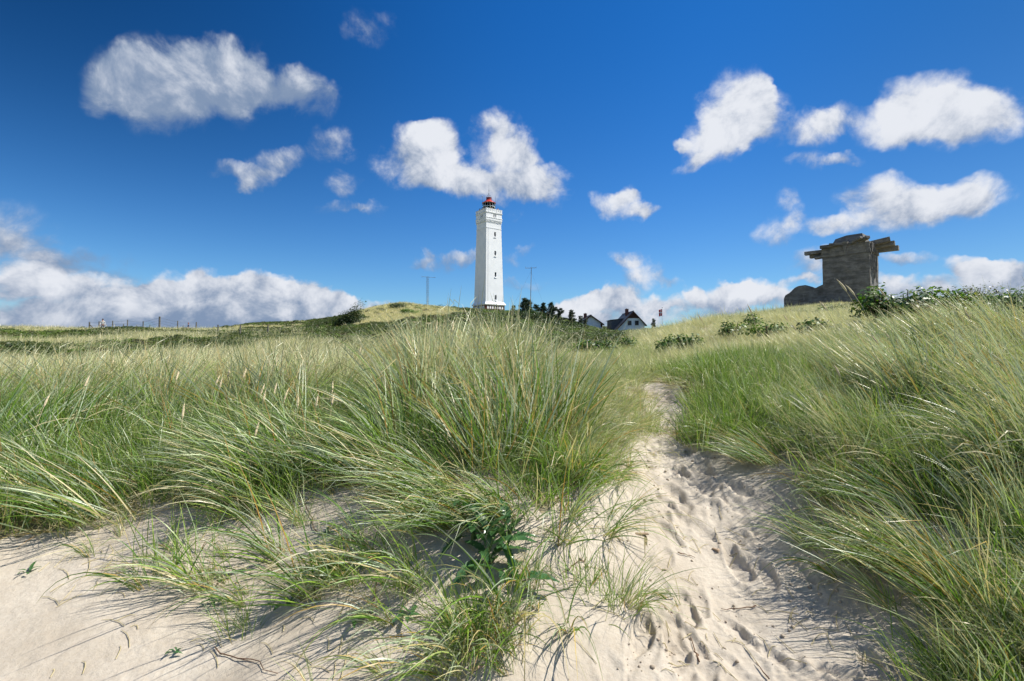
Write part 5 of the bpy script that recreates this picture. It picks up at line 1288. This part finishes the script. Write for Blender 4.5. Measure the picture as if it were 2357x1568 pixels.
seeds(((95,920,3.6),(190,860,4.0),(265,845,5),(405,865,4.4),(487,862,4.2),(600,842,4.5),(640,850,4.6),(505,870,4.1),(525,868,4.4),(550,872,4.3),(590,905,3.9),(606,900,3.8),(628,905,3.9),(644,910,3.8),(693,930,3.7),(728,915,3.7),(760,930,3.7),(770,930,3.9),(432,925,3.6),(585,1000,3.4),(820,790,5.2),(300,830,6)), 5, 'dry seed spikes left of the centre', 'pale dry seed spike in the left meadow')
seeds(((935,770,5.4),(955,775,5.4),(1003,735,5.6),(1040,735,5.6),(1180,738,5.6),(1260,745,6),(1350,790,5.8),(1235,770,5.6)), 5, 'dry seed spikes on the central crest', 'pale dry seed spike on the central grass mound')
seeds(((1978,640,6.6),(1998,650,6.4),(1925,690,6.8),(1848,745,7),(1830,720,8),(1738,700,9),(2060,655,6.6),(2110,700,6),(2135,730,6),(2050,905,4.4),(2080,890,4.4),(1945,970,3.9),(1635,720,10),(2180,790,5.4),(2240,830,4.8)), 48, 'dry seed spikes on the right bank', 'pale dry seed spike leaning left on the right bank')

# ------------------------------------------------------------------ small things on the sand
M_TWIG = simple('dry_twig', (.17, .10, .06), .8, .2, .2, 30); M_WOOD = simple('driftwood', (.42, .30, .20), .8, .2, .15, 20)
def twig(u0, y0, u1, y1, r_, label, name='twig', m_=None, wob=.02, n_=7, lift=.006, group=None, cat='twig', fork=False):
    a, b_ = at(u0, y0), at(u1, y1); g = random.Random(int(u0 + y1)); P_ = []
    for i in range(n_ + 1):
        t = i / n_; p = a.lerp(b_, t) + Vector((g.uniform(-1, 1), g.uniform(-1, 1), 0)) * min(wob, (b_ - a).length * .035) * (0 if i in (0, n_) else 1); P_.append(Vector((p.x, p.y, gz(p.x, p.y) + r_ + lift)))
    m = MB(); c = P_[0].copy(); m.path([p - c for p in P_], [r_ * (1 - .6 * i / n_) for i in range(n_ + 1)], 6)
    if fork:
        k_ = n_ // 2; m.bar(P_[k_] - c, P_[k_] - c + Vector((.09, -.05, .015)), r_ * .6, r_ * .3, 5)
    o = m.build(name, m_ or M_TWIG, None, c); return tag(o, label, cat, group)
twig(495, 1500, 640, 1560, .0028, 'thin dark forked twig lying on the lower left sand', fork=True)
twig(860, 1395, 870, 1330, .003, 'short reddish root standing in the bank left of centre', wob=.01)
twig(730, 1230, 700, 1160, .003, 'dark reddish stem rising out of the upper bank', wob=.01)
twig(1740, 1400, 1660, 1410, .003, 'straight thin twig across the middle of the lower path')
twig(1610, 1540, 1590, 1475, .0035, 'dark twig beside the left side of the lower path')
twig(1770, 1575, 1740, 1530, .003, 'short twig near the bottom of the path')
twig(1350, 1290, 1290, 1335, .0025, 'hair thin root on the sand right of the central clump')
twig(1560, 1275, 1600, 1290, .003, 'curled rusty stem on the path')
for i, (u0, y0, u1, y1, lb) in enumerate(((1462, 1232, 1492, 1243, 'flat brown wood chip at the left edge of the path'), (1640, 1265, 1655, 1275, 'small dark wood chip in the middle of the path'), (1090, 1560, 1110, 1545, 'weathered grey wood chip at the bottom of the view'))):
    a, b_ = at(u0, y0), at(u1, y1); m_ = MB(); c = (a + b_) / 2; d_ = (b_ - a); R = Matrix.Rotation(math.atan2(d_.y, d_.x), 3, 'Z')
    m_.box((0, 0, .007), (d_.length * 1.1, .016, .009), R, .85); o = m_.build('wood_chip', M_WOOD, None, (c.x, c.y, gz(c.x, c.y)), bevel=.002); tag(o, lb, 'wood chip')
g = random.Random(8); m_ = MB()
for i in range(190):
    u = g.choice([g.uniform(1480, 2000), g.uniform(100, 1450)]); y = g.uniform(1180, 1560); p = at(u, y); a = g.uniform(0, 3.14); l_ = g.uniform(.03, .14)
    q = [Vector((p.x + math.cos(a) * l_ * (t - .5), p.y + math.sin(a) * l_ * (t - .5) + .015 * math.sin(t * 3), 0)) for t in (0, .33, .66, 1)]
    for w_ in q: w_.z = gz(w_.x, w_.y) + .005
    m_.path(q, [.0014, .0016, .0014, .001], 4)
tag(m_.build('dry_straw', M_STALK), 'scattered bits of dry straw on the sand', 'straw', kind='stuff')
# crumbs of sand kicked out of the footprints
g = np.random.default_rng(9); ic = [(0, 0, 1), (.89, 0, .45), (.28, .85, .45), (-.72, .53, .45), (-.72, -.53, .45), (.28, -.85, .45), (.72, .53, -.45), (-.28, .85, -.45), (-.89, 0, -.45), (-.28, -.85, -.45), (.72, -.53, -.45), (0, 0, -1)]
icf = np.array([(0,1,2),(0,2,3),(0,3,4),(0,4,5),(0,5,1),(1,6,2),(2,7,3),(3,8,4),(4,9,5),(5,10,1),(6,7,2),(7,8,3),(8,9,4),(9,10,5),(10,6,1),(11,7,6),(11,8,7),(11,9,8),(11,10,9),(11,6,10)])
x, y, z, u, v, r, th = sample(1.7, 5.5, 900, 4, 42)
pc = inside(PATH, u, v); cn = fbm(x * 3.1, y * 3.1, 3) + .9 * fbm(x * 11, y * 11, 2)
q = pc & (g.random(len(x)) < np.clip(cn * 2.2, .03, .9)); q |= (inside(SPARSE_R, u, v) | (inside(SPARSE, u, v) & (u > 1300))) & (g.random(len(x)) < .05)
cx = np.stack([x[q], y[q], z[q]], 1); n_ = len(cx); print('crumbs', n_)
s_ = (.0022 + .009 * g.random(n_) ** 3.5)[:, None, None]
V = cx[:, None] + np.array(ic)[None] * s_ * g.uniform(.6, 1.3, (n_, 12, 1)) * np.array([1, 1, .75]); V[:, :, 2] += s_[:, :, 0] * .25
F = (icf[None] + np.arange(n_)[:, None, None] * 12).reshape(-1, 3)
crumb_m = simple('damp_sand_crumb', (.40, .33, .25), .95, .1, .15, 40)
o = link('sand_crumbs', np_mesh('sand_crumbs', V.reshape(-1, 3), F, mats=[crumb_m])); tag(o, 'crumbs of damp sand strewn over the trodden path', 'sand', kind='stuff')
# two yellow flowers on the right bank
M_YEL = simple('yellow_petal', (.75, .50, .02), .6, .3, .05)
for (u, y, d, lb) in ((2150, 932, 3.7, 'larger yellow flower low in the grass of the right bank'), (2165, 910, 3.9, 'smaller yellow flower above the larger one on the right bank')):
    a, b_ = dirUV(u, y); x_ = a * d; zt = EYE + b_ * d; z0 = gz(x_, d); zt = max(zt, z0 + .25)
    r_ = empty('yellow_flower', (x_, d, z0), 0, lb, 'flower', 'yellow flowers on the right bank'); MB().bar((0, 0, 0), (0, 0, zt - z0), .003, n=5).build('stem', M_STALK, r_)
    f_ = MB()
    for q in range(11):
        a = q * .571; f_.add([(0, 0, zt - z0), (.022 * math.cos(a - .2), .022 * math.sin(a - .2) - .004, zt - z0 + .006), (.03 * math.cos(a), .03 * math.sin(a) - .006, zt - z0 + .004), (.022 * math.cos(a + .2), .022 * math.sin(a + .2) - .004, zt - z0 + .006)], [(0, 1, 2, 3)])
    f_.build('petals', M_YEL, r_); MB().lathe([(.001, -.003), (.010, .0), (.009, .007), (.001, .010)], c=(0, 0, zt - z0), n=10).build('flower_centre', M_RED if False else simple('flower_eye', (.45, .22, .02), .8, .2, .1), r_)
